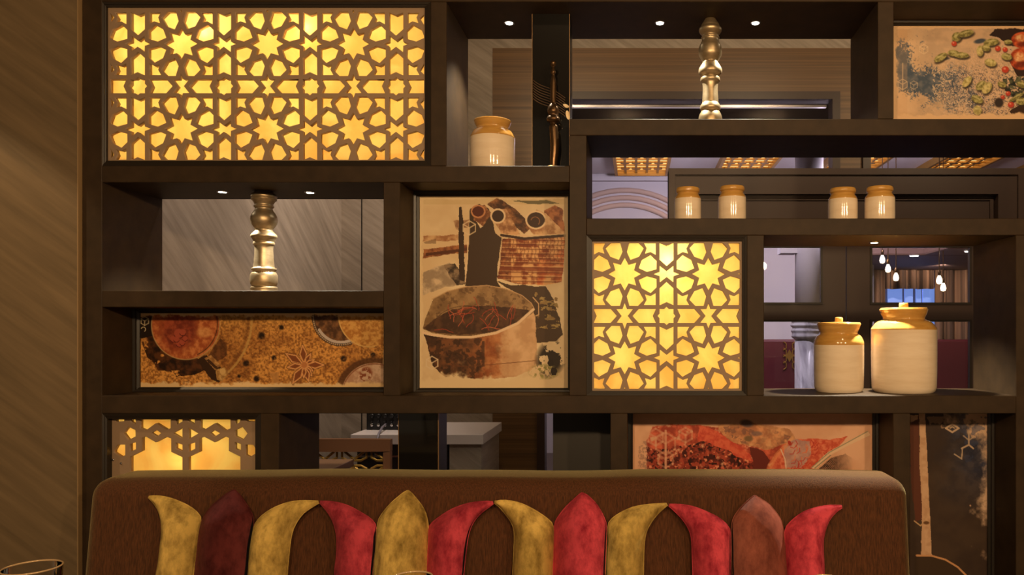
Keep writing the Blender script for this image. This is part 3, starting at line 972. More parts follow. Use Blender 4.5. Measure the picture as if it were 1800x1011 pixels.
M['print'] = bpy.data.materials.new('printed_board')
M['print'].use_nodes = True
_nt = M['print'].node_tree
_b = _nt.nodes['Principled BSDF']
_b.inputs['Roughness'].default_value = 0.45
_b.inputs['Specular IOR Level'].default_value = 0.25
_at = _nt.nodes.new('ShaderNodeVertexColor')
_at.layer_name = 'ink'
_nt.links.new(_at.outputs[0], _b.inputs['Base Color'])

YP = 0.17
DP = D0 + YP
def framed_print(op, art_fn, crop, label, inset=(8.3, 8.3, 8.3, 8.3), res=1.25):
    ox0, ox1, oz0, oz1 = wx(op[0]), wx(op[1]), wz(op[3]), wz(op[2])
    x0, x1, z0, z1 = ox0 + k(inset[0], DP), ox1 - k(inset[1], DP), oz0 + k(inset[3], DP), oz1 - k(inset[2], DP)
    t = thing('framed_print', ((x0 + x1) / 2, YP, z0), label, 'picture')
    # photograph coordinates of the print's corners -> the print's own drawing coordinates
    px0, px1 = PX0 + x0 / DP * F, PX0 + x1 / DP * F
    py0, py1 = PY0 - (z1 - ZC) / DP * F, PY0 - (z0 - ZC) / DP * F
    nx, ny = int((px1 - px0) * res), int((py1 - py0) * res)
    cx0, cy0, s = crop
    A = Art((px0 - cx0) * s, (px1 - cx0) * s, (py0 - cy0) * s, (py1 - cy0) * s, nx, ny, (225, 190, 150))
    art_fn(A)
    g = np.clip(A.a, 0, 255) / 255
    g = np.where(g <= .04045, g / 12.92, ((g + .055) / 1.055) ** 2.4)
    xs_, zs_ = np.meshgrid(np.linspace(x0, x1, nx), np.linspace(z1, z0, ny))
    co_ = np.stack([xs_, np.full_like(xs_, YP), zs_], -1).reshape(-1, 3)
    ii = np.arange(nx * ny).reshape(ny, nx)
    q = np.stack([ii[:-1, :-1], ii[1:, :-1], ii[1:, 1:], ii[:-1, 1:]], -1).reshape(-1)
    me = bpy.data.meshes.new('print')
    me.vertices.add(nx * ny)
    me.vertices.foreach_set('co', co_.ravel())
    nq = len(q) // 4
    me.loops.add(len(q))
    me.loops.foreach_set('vertex_index', q.astype(np.int32))
    me.polygons.add(nq)
    me.polygons.foreach_set('loop_start', np.arange(0, nq * 4, 4, dtype=np.int32))
    me.update(calc_edges=True)
    at = me.color_attributes.new('ink', 'FLOAT_COLOR', 'POINT')
    at.data.foreach_set('color', np.concatenate([g.reshape(-1, 3), np.ones((nx * ny, 1))], 1).astype(np.float32).ravel())
    put('print', me, M['print'], t)
    box('backing_board', ox0 + .002, ox1 - .002, YP + .004, YP + .016, oz0 + .002, oz1 - .002, M['dark_panel'], t)
    bm = bmesh.new()
    vf = lambda p, yy: bm.verts.new((p[0], yy, p[1]))
    e = .0008
    o_ = [(ox0 + e, oz0 + e), (ox1 - e, oz0 + e), (ox1 - e, oz1 - e), (ox0 + e, oz1 - e)]
    i_ = [(x0, z0), (x1, z0), (x1, z1), (x0, z1)]
    m_ = [((a[0] + b[0]) / 2, (a[1] + b[1]) / 2) for a, b in zip(o_, i_)]
    L = [[vf(p, YP + .004) for p in o_], [vf(p, YP - .020) for p in o_], [vf(p, YP - .018) for p in m_], [vf(p, YP - .010) for p in m_], [vf(p, YP - .006) for p in i_], [vf(p, YP + .002) for p in i_]]
    for a, b in zip(L, L[1:]):
        for q_ in range(4):
            j = (q_ + 1) % 4
            bm.faces.new((a[q_], a[j], b[j], b[q_]))
    put('moulding', bm, M['wood_moulding'], t)
    return t

def art_pot(A):
    X, Y = A.X, A.Y
    cream = (233, 204, 158)
    A.mixn(np.ones(X.shape), (224, 192, 146), (238, 212, 168), 160, 1)
    A.lay((Y < 128) * .25, (190, 160, 100))
    # blurred roll and stripes at the left
    A.mixn(A.poly([(135, 275), (310, 262), (310, 288), (140, 300)], 8, 3) * .8, (150, 92, 52), (214, 170, 120), 30, 4)
    A.mixn(A.poly([(140, 332), (345, 310), (345, 348), (200, 362), (140, 374)], 6, 5), (112, 62, 34), (176, 112, 66), 30, 6)
    A.lay(A.poly([(150, 350), (345, 326), (345, 338), (150, 364)]), (92, 50, 28))
    A.mixn(A.poly([(278, 205), (345, 195), (345, 235), (285, 240)], 8, 8) * .7, (120, 72, 44), (196, 150, 108), 20, 9)
    A.lay(A.poly([(142, 300), (200, 285), (200, 310), (150, 306)], 6, 9) * .5, (110, 80, 56))
    # sack
    A.mixn(A.poly([(138, 440), (200, 412), (262, 398), (330, 470), (335, 492), (240, 505), (140, 542)], 7, 11), (164, 140, 112), (222, 194, 156), 40, 12)
    A.mixn(A.poly([(230, 404), (285, 398), (335, 460), (335, 492), (290, 500)], 10, 15), (64, 50, 38), (150, 124, 96), 24, 13)
    # dark back of the scene
    A.lay(A.poly([(303, 140), (314, 138), (322, 200), (326, 330), (330, 480), (305, 470), (300, 300)], 4, 16), (62, 42, 27))
    A.lay(A.poly([(350, 175), (352, 148), (395, 125), (440, 150), (470, 260), (498, 280), (480, 400), (476, 480), (500, 520), (330, 500), (335, 470), (344, 360), (348, 280)], 3, 17), (70, 50, 32))
    A.lay(A.line([(343, 300), (342, 370), (331, 480)], 5), (236, 206, 162))
    # cinnamon rolls
    A.mixn(A.poly([(430, 125), (480, 95), (560, 150), (640, 225), (600, 262), (560, 230)], 3, 20), (74, 46, 28), (158, 104, 62), 26, 21)
    A.mixn(A.poly([(362, 140), (420, 130), (452, 170), (410, 232), (372, 200)], 3, 22), (120, 70, 40), (204, 150, 100), 20, 23)
    A.lay(A.ell(390, 160, 27, 25), (92, 40, 22)); A.lay(A.arc(390, 160, 30, 0, 360, 7, 27), (206, 140, 92))
    A.lay(A.poly([(382, 205), (412, 228), (400, 236)]), (236, 206, 162))
    A.mixn(A.poly([(470, 148), (520, 150), (582, 266), (500, 270), (470, 215)], 2, 24), (150, 100, 62), (222, 172, 122), 26, 25)
    A.lay(A.ell(480, 180, 30, 30), (62, 40, 25)); A.lay(A.arc(480, 181, 31, 0, 360, 8), (238, 206, 162))
    A.mixn(A.poly([(690, 160), (740, 130), (775, 150), (785, 260), (700, 250)], 5, 26), (120, 62, 34), (190, 120, 72), 24, 27)
    A.mixn(A.poly([(655, 152), (700, 170), (790, 262), (640, 266), (615, 225)], 2, 28), (176, 122, 78), (232, 188, 138), 30, 29)
    A.lay(A.ell(652, 198, 42, 37), (66, 42, 27)); A.lay(A.arc(653, 199, 44, 20, 345, 8, 39), (240, 208, 164)); A.lay(A.arc(650, 205, 20, 200, 400, 4), (150, 100, 62))
    A.lay(A.poly([(540, 112), (700, 110), (760, 122), (640, 128)], 6, 30) * .7, (70, 68, 40))
    # ribbed basket
    bas = A.poly([(500, 284), (786, 276), (778, 420), (768, 482), (690, 497), (560, 490), (478, 462), (490, 400)], 4, 31)
    A.mixn(bas, (138, 64, 28), (228, 172, 112), 26, 32, 4, .38, .6)
    A.mixn(bas * (X > 660) * np.clip(fbm(X, Y, 60, 77) * 3 - 1.2, 0, 1) * .9, (184, 74, 30), (214, 120, 62), 20, 33)
    A.mixn(bas * (X < 540) * .75, (98, 46, 22), (164, 92, 48), 18, 34)
    rib = (np.sin((Y - 0.02 * X) * 2 * math.pi / 21) > .55) * bas
    A.lay(rib * .45, (104, 50, 24)); A.lay((np.sin((Y - .02 * X) * 2 * math.pi / 21 + 2) > .75) * bas * .5, (236, 192, 136))
    A.lay(bas * ((np.sin(X * 2 * math.pi / 17 + np.sin(Y / 7.)) > .8) * (Y < 390)) * .5, (110, 54, 26))
    A.lay(bas * A.line([(490, 420), (780, 425)], 18) * .7, (132, 60, 28))
    A.lay(A.line([(496, 268), (600, 284), (785, 270)], 12), (66, 40, 24)); A.lay(A.line([(498, 262), (600, 272), (785, 262)], 3), (230, 190, 140))
    # gloom below the basket
    A.lay(A.poly([(470, 478), (560, 496), (700, 502), (735, 560), (775, 720), (740, 755), (650, 762), (640, 600), (560, 530)], 9, 36) * .93, (70, 50, 33))
    A.mixn(A.poly([(650, 520), (745, 510), (760, 700), (660, 690)], 12, 37) * (fbm(X, Y * 2.2, 34, 38) > .56), (150, 118, 72), (176, 150, 90), 20, 39)
    # pot
    pot = A.poly([(138, 705), (180, 722), (260, 734), (360, 734), (470, 716), (570, 672), (640, 610), (650, 640), (660, 860), (625, 885), (560, 915), (420, 925), (240, 915), (180, 860), (158, 770)], 5, 40)
    A.mixn(pot, (206, 160, 116), (230, 188, 142), 60, 41)
    A.mixn(pot * np.clip((470 - X + (fbm(X, Y, 50, 42) - .5) * 260) / 90, 0, 1), (74, 48, 30), (128, 80, 46), 36, 43)
    A.mixn(pot * np.exp(-((X - 440 + (fbm(X, Y, 30, 44) - .5) * 150) / 55) ** 2) * .8, (160, 84, 42), (196, 124, 72), 24, 45)
    A.lay(pot * ((fbm(X, Y, 26, 46) > .57) & (X < 420)) * .6, (52, 34, 22))
    A.lay(pot * A.line([(200, 852), (330, 868), (650, 840)], 4) * .6, (110, 64, 36))
    rimP = [(137, 694), (145, 660), (185, 560), (250, 525), (330, 505), (430, 498), (520, 515), (590, 545), (632, 580), (645, 602), (640, 622), (570, 672), (470, 712), (360, 728), (260, 726), (180, 714)]
    rim = A.poly(rimP, 2, 47)
    A.mixn(rim, (134, 102, 66), (170, 134, 90), 40, 48)
    A.lay(rim * (fbm(X, Y, 26, 49) > .6) * .6, (100, 72, 46))
    fl = A.poly([(140, 690), (190, 650), (260, 612), (350, 590), (430, 588), (560, 600), (640, 612), (570, 668), (470, 706), (360, 722), (260, 720), (180, 708)], 5, 50)
    A.mixn(fl, (72, 48, 32), (98, 66, 42), 30, 51)
    rng = random.Random(3)
    for i in range(26):
        x, y = rng.uniform(190, 560), rng.uniform(610, 706)
        P = [(x, y)]
        a = rng.uniform(-2.4, -.4)
        for j in range(5):
            a += rng.uniform(-.5, .5)
            P.append((P[-1][0] + 18 * math.cos(a), P[-1][1] + 13 * math.sin(a)))
        A.lay(A.line(P, 2.6) * rim, (176, 70, 44) if i % 3 else (206, 110, 76))
    A.lay(A.arc(340, 700, 160, 190, 330, 2.5, 110) * rim * .7, (60, 40, 26))
    A.lay(A.line([(137, 712), (180, 722), (260, 733), (360, 733), (470, 714), (570, 670), (642, 606)], 12), (240, 206, 166))
    A.lay(A.line([(645, 602), (632, 578), (590, 543), (520, 513), (430, 497), (330, 504), (250, 524), (180, 560)], 4), (206, 166, 120))
    A.lay(A.line([(640, 552), (665, 580), (666, 630), (652, 636)], 5), (214, 176, 130))
    # lower edge, leaves
    A.fade(122, 803, 93, 963, cream, 62, 60, .35, .45, .25, 1.1)
    lf = A.ell(720, 830, 60, 80, 20, .5) * (fbm(X, Y, 30, 61) > .5)
    A.lay(lf, (54, 42, 30)); A.lay(A.ell(690, 890, 60, 30, 0, .6) * (fbm(X, Y, 22, 62) > .56), (150, 140, 78))
    for (cx, cy, r) in ((735, 888, 17), (720, 850, 15)):
        A.lay(A.poly([(cx + r * math.cos(math.radians(60 * i)), cy + r * 1.2 * math.sin(math.radians(60 * i))) for i in range(6)]), (48, 36, 26))
    A.cube(350, 235, 32, 5, (228, 202, 160), .85); A.cube(180, 850, 30, 5, (230, 204, 166), .85); A.cube(690, 905, 26, 4, (226, 198, 150), .6)

def art_spoon(A):
    X, Y = A.X, A.Y
    g = fbm(X, Y, 14, 1, 3)
    A.mixn(np.ones(X.shape), (146, 92, 42), (232, 166, 84), 9, 2, 3, .28, .62)
    A.mixn(np.clip(fbm(X, Y, 150, 4) * 3 - 1.4, 0, 1) * .55, (88, 50, 24), (150, 88, 40), 10, 3, 3)
    A.lay(np.clip((260 - Y) / 110, 0, 1) * (X > 760) * .35, (198, 160, 84))
    A.lay((np.hypot(X - 560, (Y - 195)) > 372) * (np.hypot(X - 560, Y - 195) < 384) * (X > 700) * .8, (206, 164, 92))
    A.lay(np.exp(-((np.hypot(X - 560, Y - 195) - 360) / 9) ** 2) * (X > 700) * .6, (120, 74, 36))
    # gloom round the cup
    A.mixn(A.poly([(322, 180), (400, 165), (420, 290), (520, 380), (600, 402), (660, 410), (700, 470), (600, 505), (520, 515), (520, 490), (430, 470), (370, 400), (330, 300)], 14, 6) * (fbm(X, Y, 60, 8) > .33), (40, 24, 14), (92, 54, 28), 30, 7)
    A.lay(A.poly([(325, 190), (400, 175), (410, 280), (335, 295)], 8, 9), (36, 24, 16))
    A.mixn(A.poly([(700, 390), (770, 290), (805, 330), (800, 390), (750, 420)], 10, 10) * .85, (80, 48, 26), (120, 74, 40), 20, 11)
    # cup of red powder
    cup = A.ell(578, 222, 186, 188, 0, .012)
    A.mixn(cup, (168, 84, 44), (216, 134, 78), 22, 12, 4)
    A.mixn(A.ell(540, 250, 95, 110, 20, .5) * .9, (112, 44, 30), (166, 76, 48), 26, 13)
    for (x, y, r) in ((512, 298, 18), (545, 322, 20), (575, 296, 14), (540, 268, 26), (562, 262, 18), (528, 300, 16), (560, 320, 14)):
        A.lay(A.ell(x, y, r, r, 0, .3), (176, 82, 58)); A.lay(A.arc(x, y, r, 20, 160, 4), (94, 34, 26))
    A.mixn(A.ell(680, 262, 40, 28, 0, .5), (206, 132, 76), (226, 158, 96), 14, 14)
    A.lay(np.exp(-((np.hypot((X - 578) / 186, (Y - 222) / 188) - 1.0) / .016) ** 2), (196, 158, 104))
    A.lay(np.exp(-((np.hypot((X - 572) / 186, (Y - 216) / 188) - .965) / .014) ** 2) * (X > 640), (74, 44, 26))
    # handle
    A.lay(A.poly([(636, 410), (690, 385), (800, 480), (762, 535), (720, 520)], 4, 15), (60, 38, 22))
    A.mixn(A.poly([(680, 402), (718, 385), (770, 440), (738, 468)], 3, 16), (150, 104, 56), (206, 156, 92), 14, 17)
    A.lay(A.poly([(690, 415), (702, 405), (752, 452), (742, 462)]), (72, 46, 26))
    A.mixn(A.poly([(742, 466), (790, 452), (815, 482), (776, 530), (748, 520)], 3, 18), (166, 122, 66), (214, 170, 104), 12, 19)
    A.lay(A.ell(780, 474, 17, 17, 0, .2), (222, 180, 112))
    # star anise
    for a, L in ((-148, 118), (-95, 108), (-60, 72), (-28, 62), (0, 108), (35, 58), (55, 72), (75, 92), (92, 70), (122, 118), (172, 92)):
        t = math.radians(a)
        c, s_ = math.cos(t), math.sin(t)
        w_ = L * .17
        P = [(1225 + c * 8, 440 + s_ * 8), (1225 + c * L * .55 - s_ * w_, 440 + s_ * L * .55 + c * w_), (1225 + c * L, 440 + s_ * L), (1225 + c * L * .55 + s_ * w_, 440 + s_ * L * .55 - c * w_)]
        A.lay(A.line(P, 14) * .5, (70, 40, 22)); A.lay(A.poly(P), (138, 78, 42)); A.lay(A.line(P + [P[0]], 7), (228, 164, 104))
    A.lay(A.ell(1225, 440, 16, 16, 0, .2), (196, 126, 74))
    # ridged tin and its powder
    A.mixn(A.poly([(1262, 170), (1420, 165), (1450, 250), (1500, 312), (1480, 332), (1400, 328), (1330, 290), (1285, 230)], 5, 20), (84, 56, 36), (140, 96, 60), 24, 21)
    A.lay(A.arc(1425, 180, 150, 70, 190, 16), (66, 50, 40)); A.lay(A.arc(1425, 180, 136, 60, 150, 15), (206, 188, 176))
    for a in np.arange(62, 190, 4.4):
        x, y = 1425 + 150 * math.cos(math.radians(a)), 180 + 150 * math.sin(math.radians(a))
        A.lay(A.ell(x, y, 4.5, 4.5, 0, .4), (188, 160, 130))
    A.mixn(A.ell(1580, 165, 168, 176, 0, .012), (188, 124, 56), (226, 170, 92), 14, 22, 3)
    A.lay(A.arc(1580, 165, 168, 80, 185, 7, 176), (226, 180, 108))
    # plate edge, lower corner
    A.lay(A.ell(1600, 600, 205, 200, 0, .05) * .8, (84, 52, 30))
    A.mixn(A.ell(1610, 600, 182, 172, 0, .02), (186, 142, 112), (222, 186, 156), 30, 23)
    A.lay(A.arc(1610, 600, 176, 180, 290, 6, 166), (150, 96, 66)); A.lay(A.ell(1560, 490, 34, 40, 30, .4) * (fbm(X, Y, 16, 24) > .5), (150, 82, 52))
    for (x, y, r) in ((993, 280, 18), (908, 430, 16), (965, 515, 15), (1440, 405, 15), (1600, 385, 13), (1100, 235, 13), (870, 500, 9), (1060, 400, 12)):
        A.lay(A.ell(x, y, r, r * 1.05, 0, .7) * (.6 + .4 * (fbm(X, Y, 8, 25) > .42)), (44, 28, 18))
    A.lay(A.poly([(1035, 480), (1085, 478), (1090, 540), (1065, 545)], 8, 26) * .8, (196, 140, 78))
    A.cube(355, 200, 24, 5, (196, 178, 140), .8); A.lay(A.arc(348, 245, 12, 200, 420, 4), (200, 180, 140))
    A.fade(305, 1668, 158, 558, (232, 196, 142), 34, 27, .8, .4, .7, .9)

def art_cardamom(A):
    X, Y = A.X, A.Y
    bg = (226, 186, 142)
    A.mixn(np.ones(X.shape), (214, 174, 132), (230, 192, 150), 120, 1)
    gr = fbm(X, Y, 9, 3, 3)
    A.mixn(np.clip((X - 330) / 200, 0, 1) * .75, (184, 156, 130), (206, 172, 140), 60, 2)
    blue = np.exp(-(((X - 540) / 330) ** 2 + ((Y - 565) / 105) ** 2)) + .9 * np.exp(-(((X - 345) / 75) ** 2 + ((Y - 400) / 130) ** 2)) + .55 * np.exp(-(((X - 800) / 260) ** 2 + ((Y - 730) / 100) ** 2))
    A.mixn(np.clip((blue * 1.5 + (fbm(X, Y, 70, 5) - .5) * 1.4 + (gr - .5) * 1.5 - .55) * 3, 0, 1), (72, 84, 100), (110, 112, 118), 40, 4)
    A.lay((gr > .60) * np.clip(blue * 2.2, 0, 1) * (X > 560) * .85, (226, 196, 162))
    sp = (fbm(X, Y, 7, 11, 2) > .60) * np.clip((X - 620) / 200, 0, 1) * np.clip((Y - 430) / 120, 0, 1)
    A.lay(sp * .8, (84, 76, 82))
    A.lay((fbm(X, Y, 8, 12, 2) > .62) * (X > 640) * (Y > 380) * .6, (228, 190, 160))
    A.lay(A.ell(900, 292, 42, 16, -10, .5), (70, 76, 88)); A.lay(A.ell(650, 418, 36, 10, -8, .6), (74, 76, 80))
    # dark seeds cluster at the right
    A.lay(A.poly([(965, 250), (1010, 205), (1120, 195), (1300, 198), (1700, 230), (1700, 330), (1180, 330), (1090, 320), (1040, 270)], 14, 13), (48, 32, 28))
    A.lay(A.poly([(1105, 430), (1210, 470), (1700, 470), (1700, 560), (1170, 540)], 14, 14), (52, 34, 28))
    A.mixn(A.poly([(1060, 560), (1140, 540), (1700, 545), (1700, 760), (1150, 700), (1080, 640)], 14, 15) * (fbm(X, Y, 22, 16) > .42), (36, 38, 34), (96, 98, 72), 20, 17)
    A.lay(A.ell(1035, 730, 32, 34, 0, .4), (52, 40, 36)); A.lay(A.poly([(1110, 790), (1200, 740), (1700, 740), (1700, 850), (1150, 850)], 12, 18), (58, 38, 26))
    # dried red fruit
    for (cx, cy, rx, ry) in ((1205, 285, 84, 58), (1190, 420, 78, 78), (1420, 330, 120, 110)):
        A.mixn(A.ell(cx, cy, rx, ry, 0, .1), (140, 48, 24), (216, 98, 52), 34, 19)
        A.mixn(A.ell(cx - 8, cy - 14, rx * .55, ry * .45, 0, .5), (206, 120, 70), (236, 186, 132), 16, 20)
        A.lay(A.ell(cx, cy + ry * .5, rx * .5, ry * .3, 0, .7) * .7, (90, 30, 18))
    # pods: dark underside, body, light ridge
    pods = [(735, 262, 36, 32, -35), (800, 238, 56, 24, -14), (620, 408, 52, 24, -32), (712, 378, 42, 22, 4), (768, 392, 54, 21, 2), (901, 362, 25, 38, 0), (980, 300, 54, 25, -8), (942, 340, 30, 24, 15),
            (975, 445, 42, 27, 12), (808, 580, 24, 46, 38), (908, 608, 42, 28, -38), (950, 625, 46, 30, -55), (880, 705, 44, 26, 25), (882, 784, 30, 34, 0), (1056, 600, 32, 20, 20), (1090, 402, 38, 24, 10), (1100, 298, 30, 16, 0), (1200, 602, 40, 22, 15), (1160, 690, 60, 14, -30), (1195, 720, 40, 26, 0), (1300, 640, 46, 26, -20)]
    for i, (x, y, rx, ry, a) in enumerate(pods):
        A.lay(A.ell(x + 6, y + 13, rx * 1.05, ry * 1.02, a, .35) * .85, (54, 44, 34))
        light_ = i in (9, 11, 13, 8, 5)
        A.mixn(A.ell(x, y, rx, ry, a, .15), (116, 108, 58) if not light_ else (160, 146, 86), (178, 168, 104) if not light_ else (214, 196, 132), 14, 30 + i, 3)
        A.lay(A.ell(x - 3, y - ry * .35, rx * .7, ry * .22, a, .8) * .65, (214, 202, 146))
    for (x, y, r) in ((716, 310, 19), (1080, 494, 25), (1027, 345, 20), (1078, 352, 18), (1100, 664, 18), (1120, 744, 22), (1062, 690, 15)):
        A.lay(A.ell(x + 3, y + 6, r, r, 0, .4) * .7, (66, 26, 20)); A.lay(A.ell(x, y, r, r * .92, 0, .2), (190, 64, 44)); A.lay(A.ell(x - 5, y - 6, r * .35, r * .3, 0, .8), (228, 140, 112))
    A.cube(350, 600, 38, 6, (206, 186, 160), .85); A.lay(A.line([(350, 640), (350, 450)], 8) * .8, (206, 186, 160)); A.cube(500, 350, 34, 4, (232, 206, 168), .7); A.cube(430, 605, 30, 5, (206, 186, 160), .7); A.cube(405, 430, 22, 4, (206, 186, 160), .6)
    A.lay((X < 385) * .28, (206, 160, 118))
    A.fade(285, 2600, 190, 842, bg, 60, 40, .55, 1, .35, .7)

def art_saffron(A):
    X, Y = A.X, A.Y
    bg = (232, 176, 138)
    A.mixn(np.ones(X.shape), (222, 166, 130), (236, 184, 148), 200, 1)
    red = A.poly([(150, 210), (190, 100), (330, 90), (520, 90), (640, 110), (800, 90), (860, 60), (960, 110), (1080, 140), (1160, 180), (1100, 260), (1010, 380), (960, 900), (150, 900)], 26, 2)
    red = red * np.clip((fbm(X, Y, 46, 41, 5) - .30) * 6, 0, 1)
    A.mixn(red, (160, 62, 42), (222, 106, 76), 40, 3)
    A.mixn(A.poly([(640, 90), (900, 80), (1150, 120), (1200, 190), (1000, 260), (830, 220), (700, 180)], 24, 4) * .85, (176, 120, 82), (226, 164, 112), 50, 5)
    A.lay(red * (fbm(X, Y, 44, 6) > .57) * (Y < 220) * (X > 640) * .65, (122, 84, 72))
    A.mixn(A.poly([(520, 90), (650, 130), (760, 220), (880, 290), (900, 360), (760, 340), (600, 240), (500, 190)], 16, 7), (204, 72, 52), (226, 104, 74), 30, 8)
    gran = A.poly([(150, 240), (260, 250), (420, 215), (560, 200), (700, 260), (790, 320), (880, 350), (990, 380), (980, 900), (150, 900)], 22, 9)
    gran = gran * np.clip((fbm(X, Y, 34, 42, 5) - .30) * 6, 0, 1)
    A.mixn(gran, (72, 24, 18), (150, 58, 40), 26, 10)
    A.lay(gran * (fbm(X, Y, 26, 11, 2) > .60) * .85, (186, 78, 54)); A.lay(gran * (fbm(X, Y, 20, 12, 2) > .70), (232, 142, 104)); A.lay(gran * (fbm(X, Y, 24, 13, 2) < .34), (52, 18, 14))
    A.lay(A.poly([(870, 240), (960, 270), (1010, 330), (980, 420), (900, 400)], 14, 14), (108, 40, 30))
    A.lay(A.ell(850, 78, 44, 26, 10, .6), (96, 74, 74)); A.lay(A.ell(862, 185, 30, 20, 0, .5), (128, 98, 66)); A.lay(A.ell(920, 150, 40, 16, 0, .5) * .7, (120, 96, 92))
    # glass bag with threads
    A.mixn(A.poly([(1000, 400), (1060, 290), (1130, 220), (1210, 190), (1300, 190), (1440, 190), (1560, 170), (1480, 250), (1310, 400), (1200, 900), (1000, 900)], 14, 15), (206, 84, 58), (232, 128, 92), 24, 16)
    A.mixn(A.poly([(1110, 240), (1200, 190), (1290, 200), (1300, 290), (1230, 390), (1120, 400)], 18, 17) * .85, (176, 140, 134), (206, 168, 152), 50, 18)
    rng = random.Random(8)
    for i in range(46):
        x, y, a = rng.uniform(1160, 1520), rng.uniform(180, 390), rng.uniform(.9, 2.4)
        m = A.line([(x, y), (x + 26 * math.cos(a), y + 26 * math.sin(a)), (x + 44 * math.cos(a + .5), y + 44 * math.sin(a + .5))], 6)
        A.lay(m * .75 * ((X - 1300) < (400 - Y) * 1.35), rng.choice([(206, 60, 44), (232, 120, 76), (186, 48, 38)]))
    A.lay(A.line([(1005, 400), (1060, 300), (1130, 230)], 30) * .55, (236, 150, 96)); A.lay(A.line([(1090, 260), (1120, 330), (1130, 420)], 8), (236, 196, 168))
    A.lay(A.ell(1152, 216, 12, 18, -30, .2), (176, 58, 38))
    # scoop
    A.lay(A.poly([(1302, 392), (1420, 280), (1560, 205), (1700, 130), (1720, 160), (1560, 235), (1440, 300), (1345, 392)]), (236, 198, 160)); A.lay(A.line([(1302, 392), (1430, 282), (1700, 134)], 6), (150, 140, 110)); A.lay(A.line([(1330, 392), (1440, 302)], 7) * .8, (120, 118, 92))
    sc = A.poly([(1350, 395), (1440, 320), (1540, 290), (1600, 330), (1560, 900), (1340, 900)], 20, 20)
    A.mixn(sc * np.clip((1600 - X) / 160, 0, 1), (58, 38, 30), (120, 82, 62), 18, 21); A.lay(sc * ((np.sin(X * .42) * np.sin(Y * .36)) > .4) * .7 * np.clip((1580 - X) / 160, 0, 1), (200, 150, 118))
    # hexagon line motif
    c = (226, 168, 134)
    for (cx, cy, r) in ((280, 220, 78), (210, 175, 60), (280, 330, 60), (420, 160, 52)):
        A.cube(cx, cy, r, 14, c, .5)
    A.lay(A.line([(280, 130), (280, 400)], 16) * .8, c)
    A.lay(A.poly([(90, 200), (160, 210), (165, 400), (85, 400)], 12, 24) * (fbm(X, Y, 14, 23) > .5) * .5, (150, 110, 94))
    A.fade(48, 1734, 12, 900, bg, 46, 25, .9, .5, 1.1, .1)
    A.lay((Y < 82) * .22, (160, 120, 84))

def art_pods(A):
    X, Y = A.X, A.Y
    A.mixn(np.ones(X.shape), (60, 46, 38), (72, 56, 44), 160, 1)
    A.mixn(np.clip((X - 470) / 160 + (fbm(X, Y, 90, 3) - .5), 0, 1) * np.clip((700 - Y) / 300, 0, 1), (44, 44, 58), (72, 66, 72), 50, 2)
    A.lay(A.poly([(310, 130), (362, 130), (370, 400), (385, 700), (345, 720), (320, 500)], 4, 4), (96, 54, 38))
    A.lay(A.poly([(312, 125), (360, 125), (356, 150), (318, 165)], 8, 5), (206, 166, 130))
    A.lay(A.poly([(362, 110), (396, 110), (408, 330), (418, 560), (428, 760), (434, 905), (374, 905), (378, 760), (380, 620), (366, 400), (368, 260)], 3, 6), (206, 164, 128))
    A.mixn(A.poly([(362, 110), (396, 110), (408, 330), (428, 760), (434, 905), (400, 905), (384, 600), (374, 300)], 3, 7) * .4, (180, 136, 100), (220, 182, 146), 30, 8)
    A.lay(A.line([(338, 712), (372, 738), (398, 712), (420, 718)], 7), (196, 158, 114)); A.lay(A.ell(404, 722, 16, 9, 0, .5), (110, 74, 46))
    A.lay(A.poly([(340, 905), (435, 905), (520, 930), (590, 980), (640, 1040), (640, 1300), (340, 1300)], 2, 9), (66, 50, 36))
    A.lay(A.line([(350, 903), (435, 905), (510, 926), (580, 968), (640, 1030)], 10), (206, 150, 104))
    edge = np.clip(((X - 690 + (Y - 300) * .06) / 70) * np.clip((760 - Y) / 120, 0, 1) * (Y > 100) + (fbm(X, Y, 60, 10, 5) - .5) * 3.2 - .2, 0, 1)
    top = np.clip((260 - Y + (X - 640) * .9) / 110 + (fbm(X, Y, 55, 11, 5) - .5) * 3.0, 0, 1) * (X > 500)
    A.lay(np.clip(edge * (X > 640), 0, 1), (206, 172, 142)); A.lay(top, (206, 170, 138))
    A.lay(A.poly([(400, 130), (520, 130), (500, 190), (430, 210)], 16, 12) * (fbm(X, Y, 30, 13) > .5) * .8, (160, 128, 102))
    A.lay(((fbm(X, Y, 40, 14) > .55) * np.clip((X - 520) / 100, 0, 1) * np.clip((460 - Y) / 120, 0, 1)) * .5, (64, 72, 102))
    A.lay(A.line([(512, 198), (548, 176), (584, 198), (548, 220), (512, 198)], 10), (200, 170, 140)); A.lay(A.line([(535, 198), (548, 190), (560, 198)], 6), (200, 170, 140))
    A.lay(A.line([(600, 310), (640, 290), (664, 310)], 9), (190, 162, 134)); A.lay(A.line([(640, 290), (640, 215)], 8), (190, 162, 134)); A.lay(A.line([(604, 312), (600, 368), (560, 342)], 7), (180, 156, 130)); A.lay(A.line([(610, 240), (640, 265), (668, 245)], 7) * .8, (190, 162, 134))
    A.lay(A.ell(648, 627, 5, 5, 0, .4), (190, 150, 116))

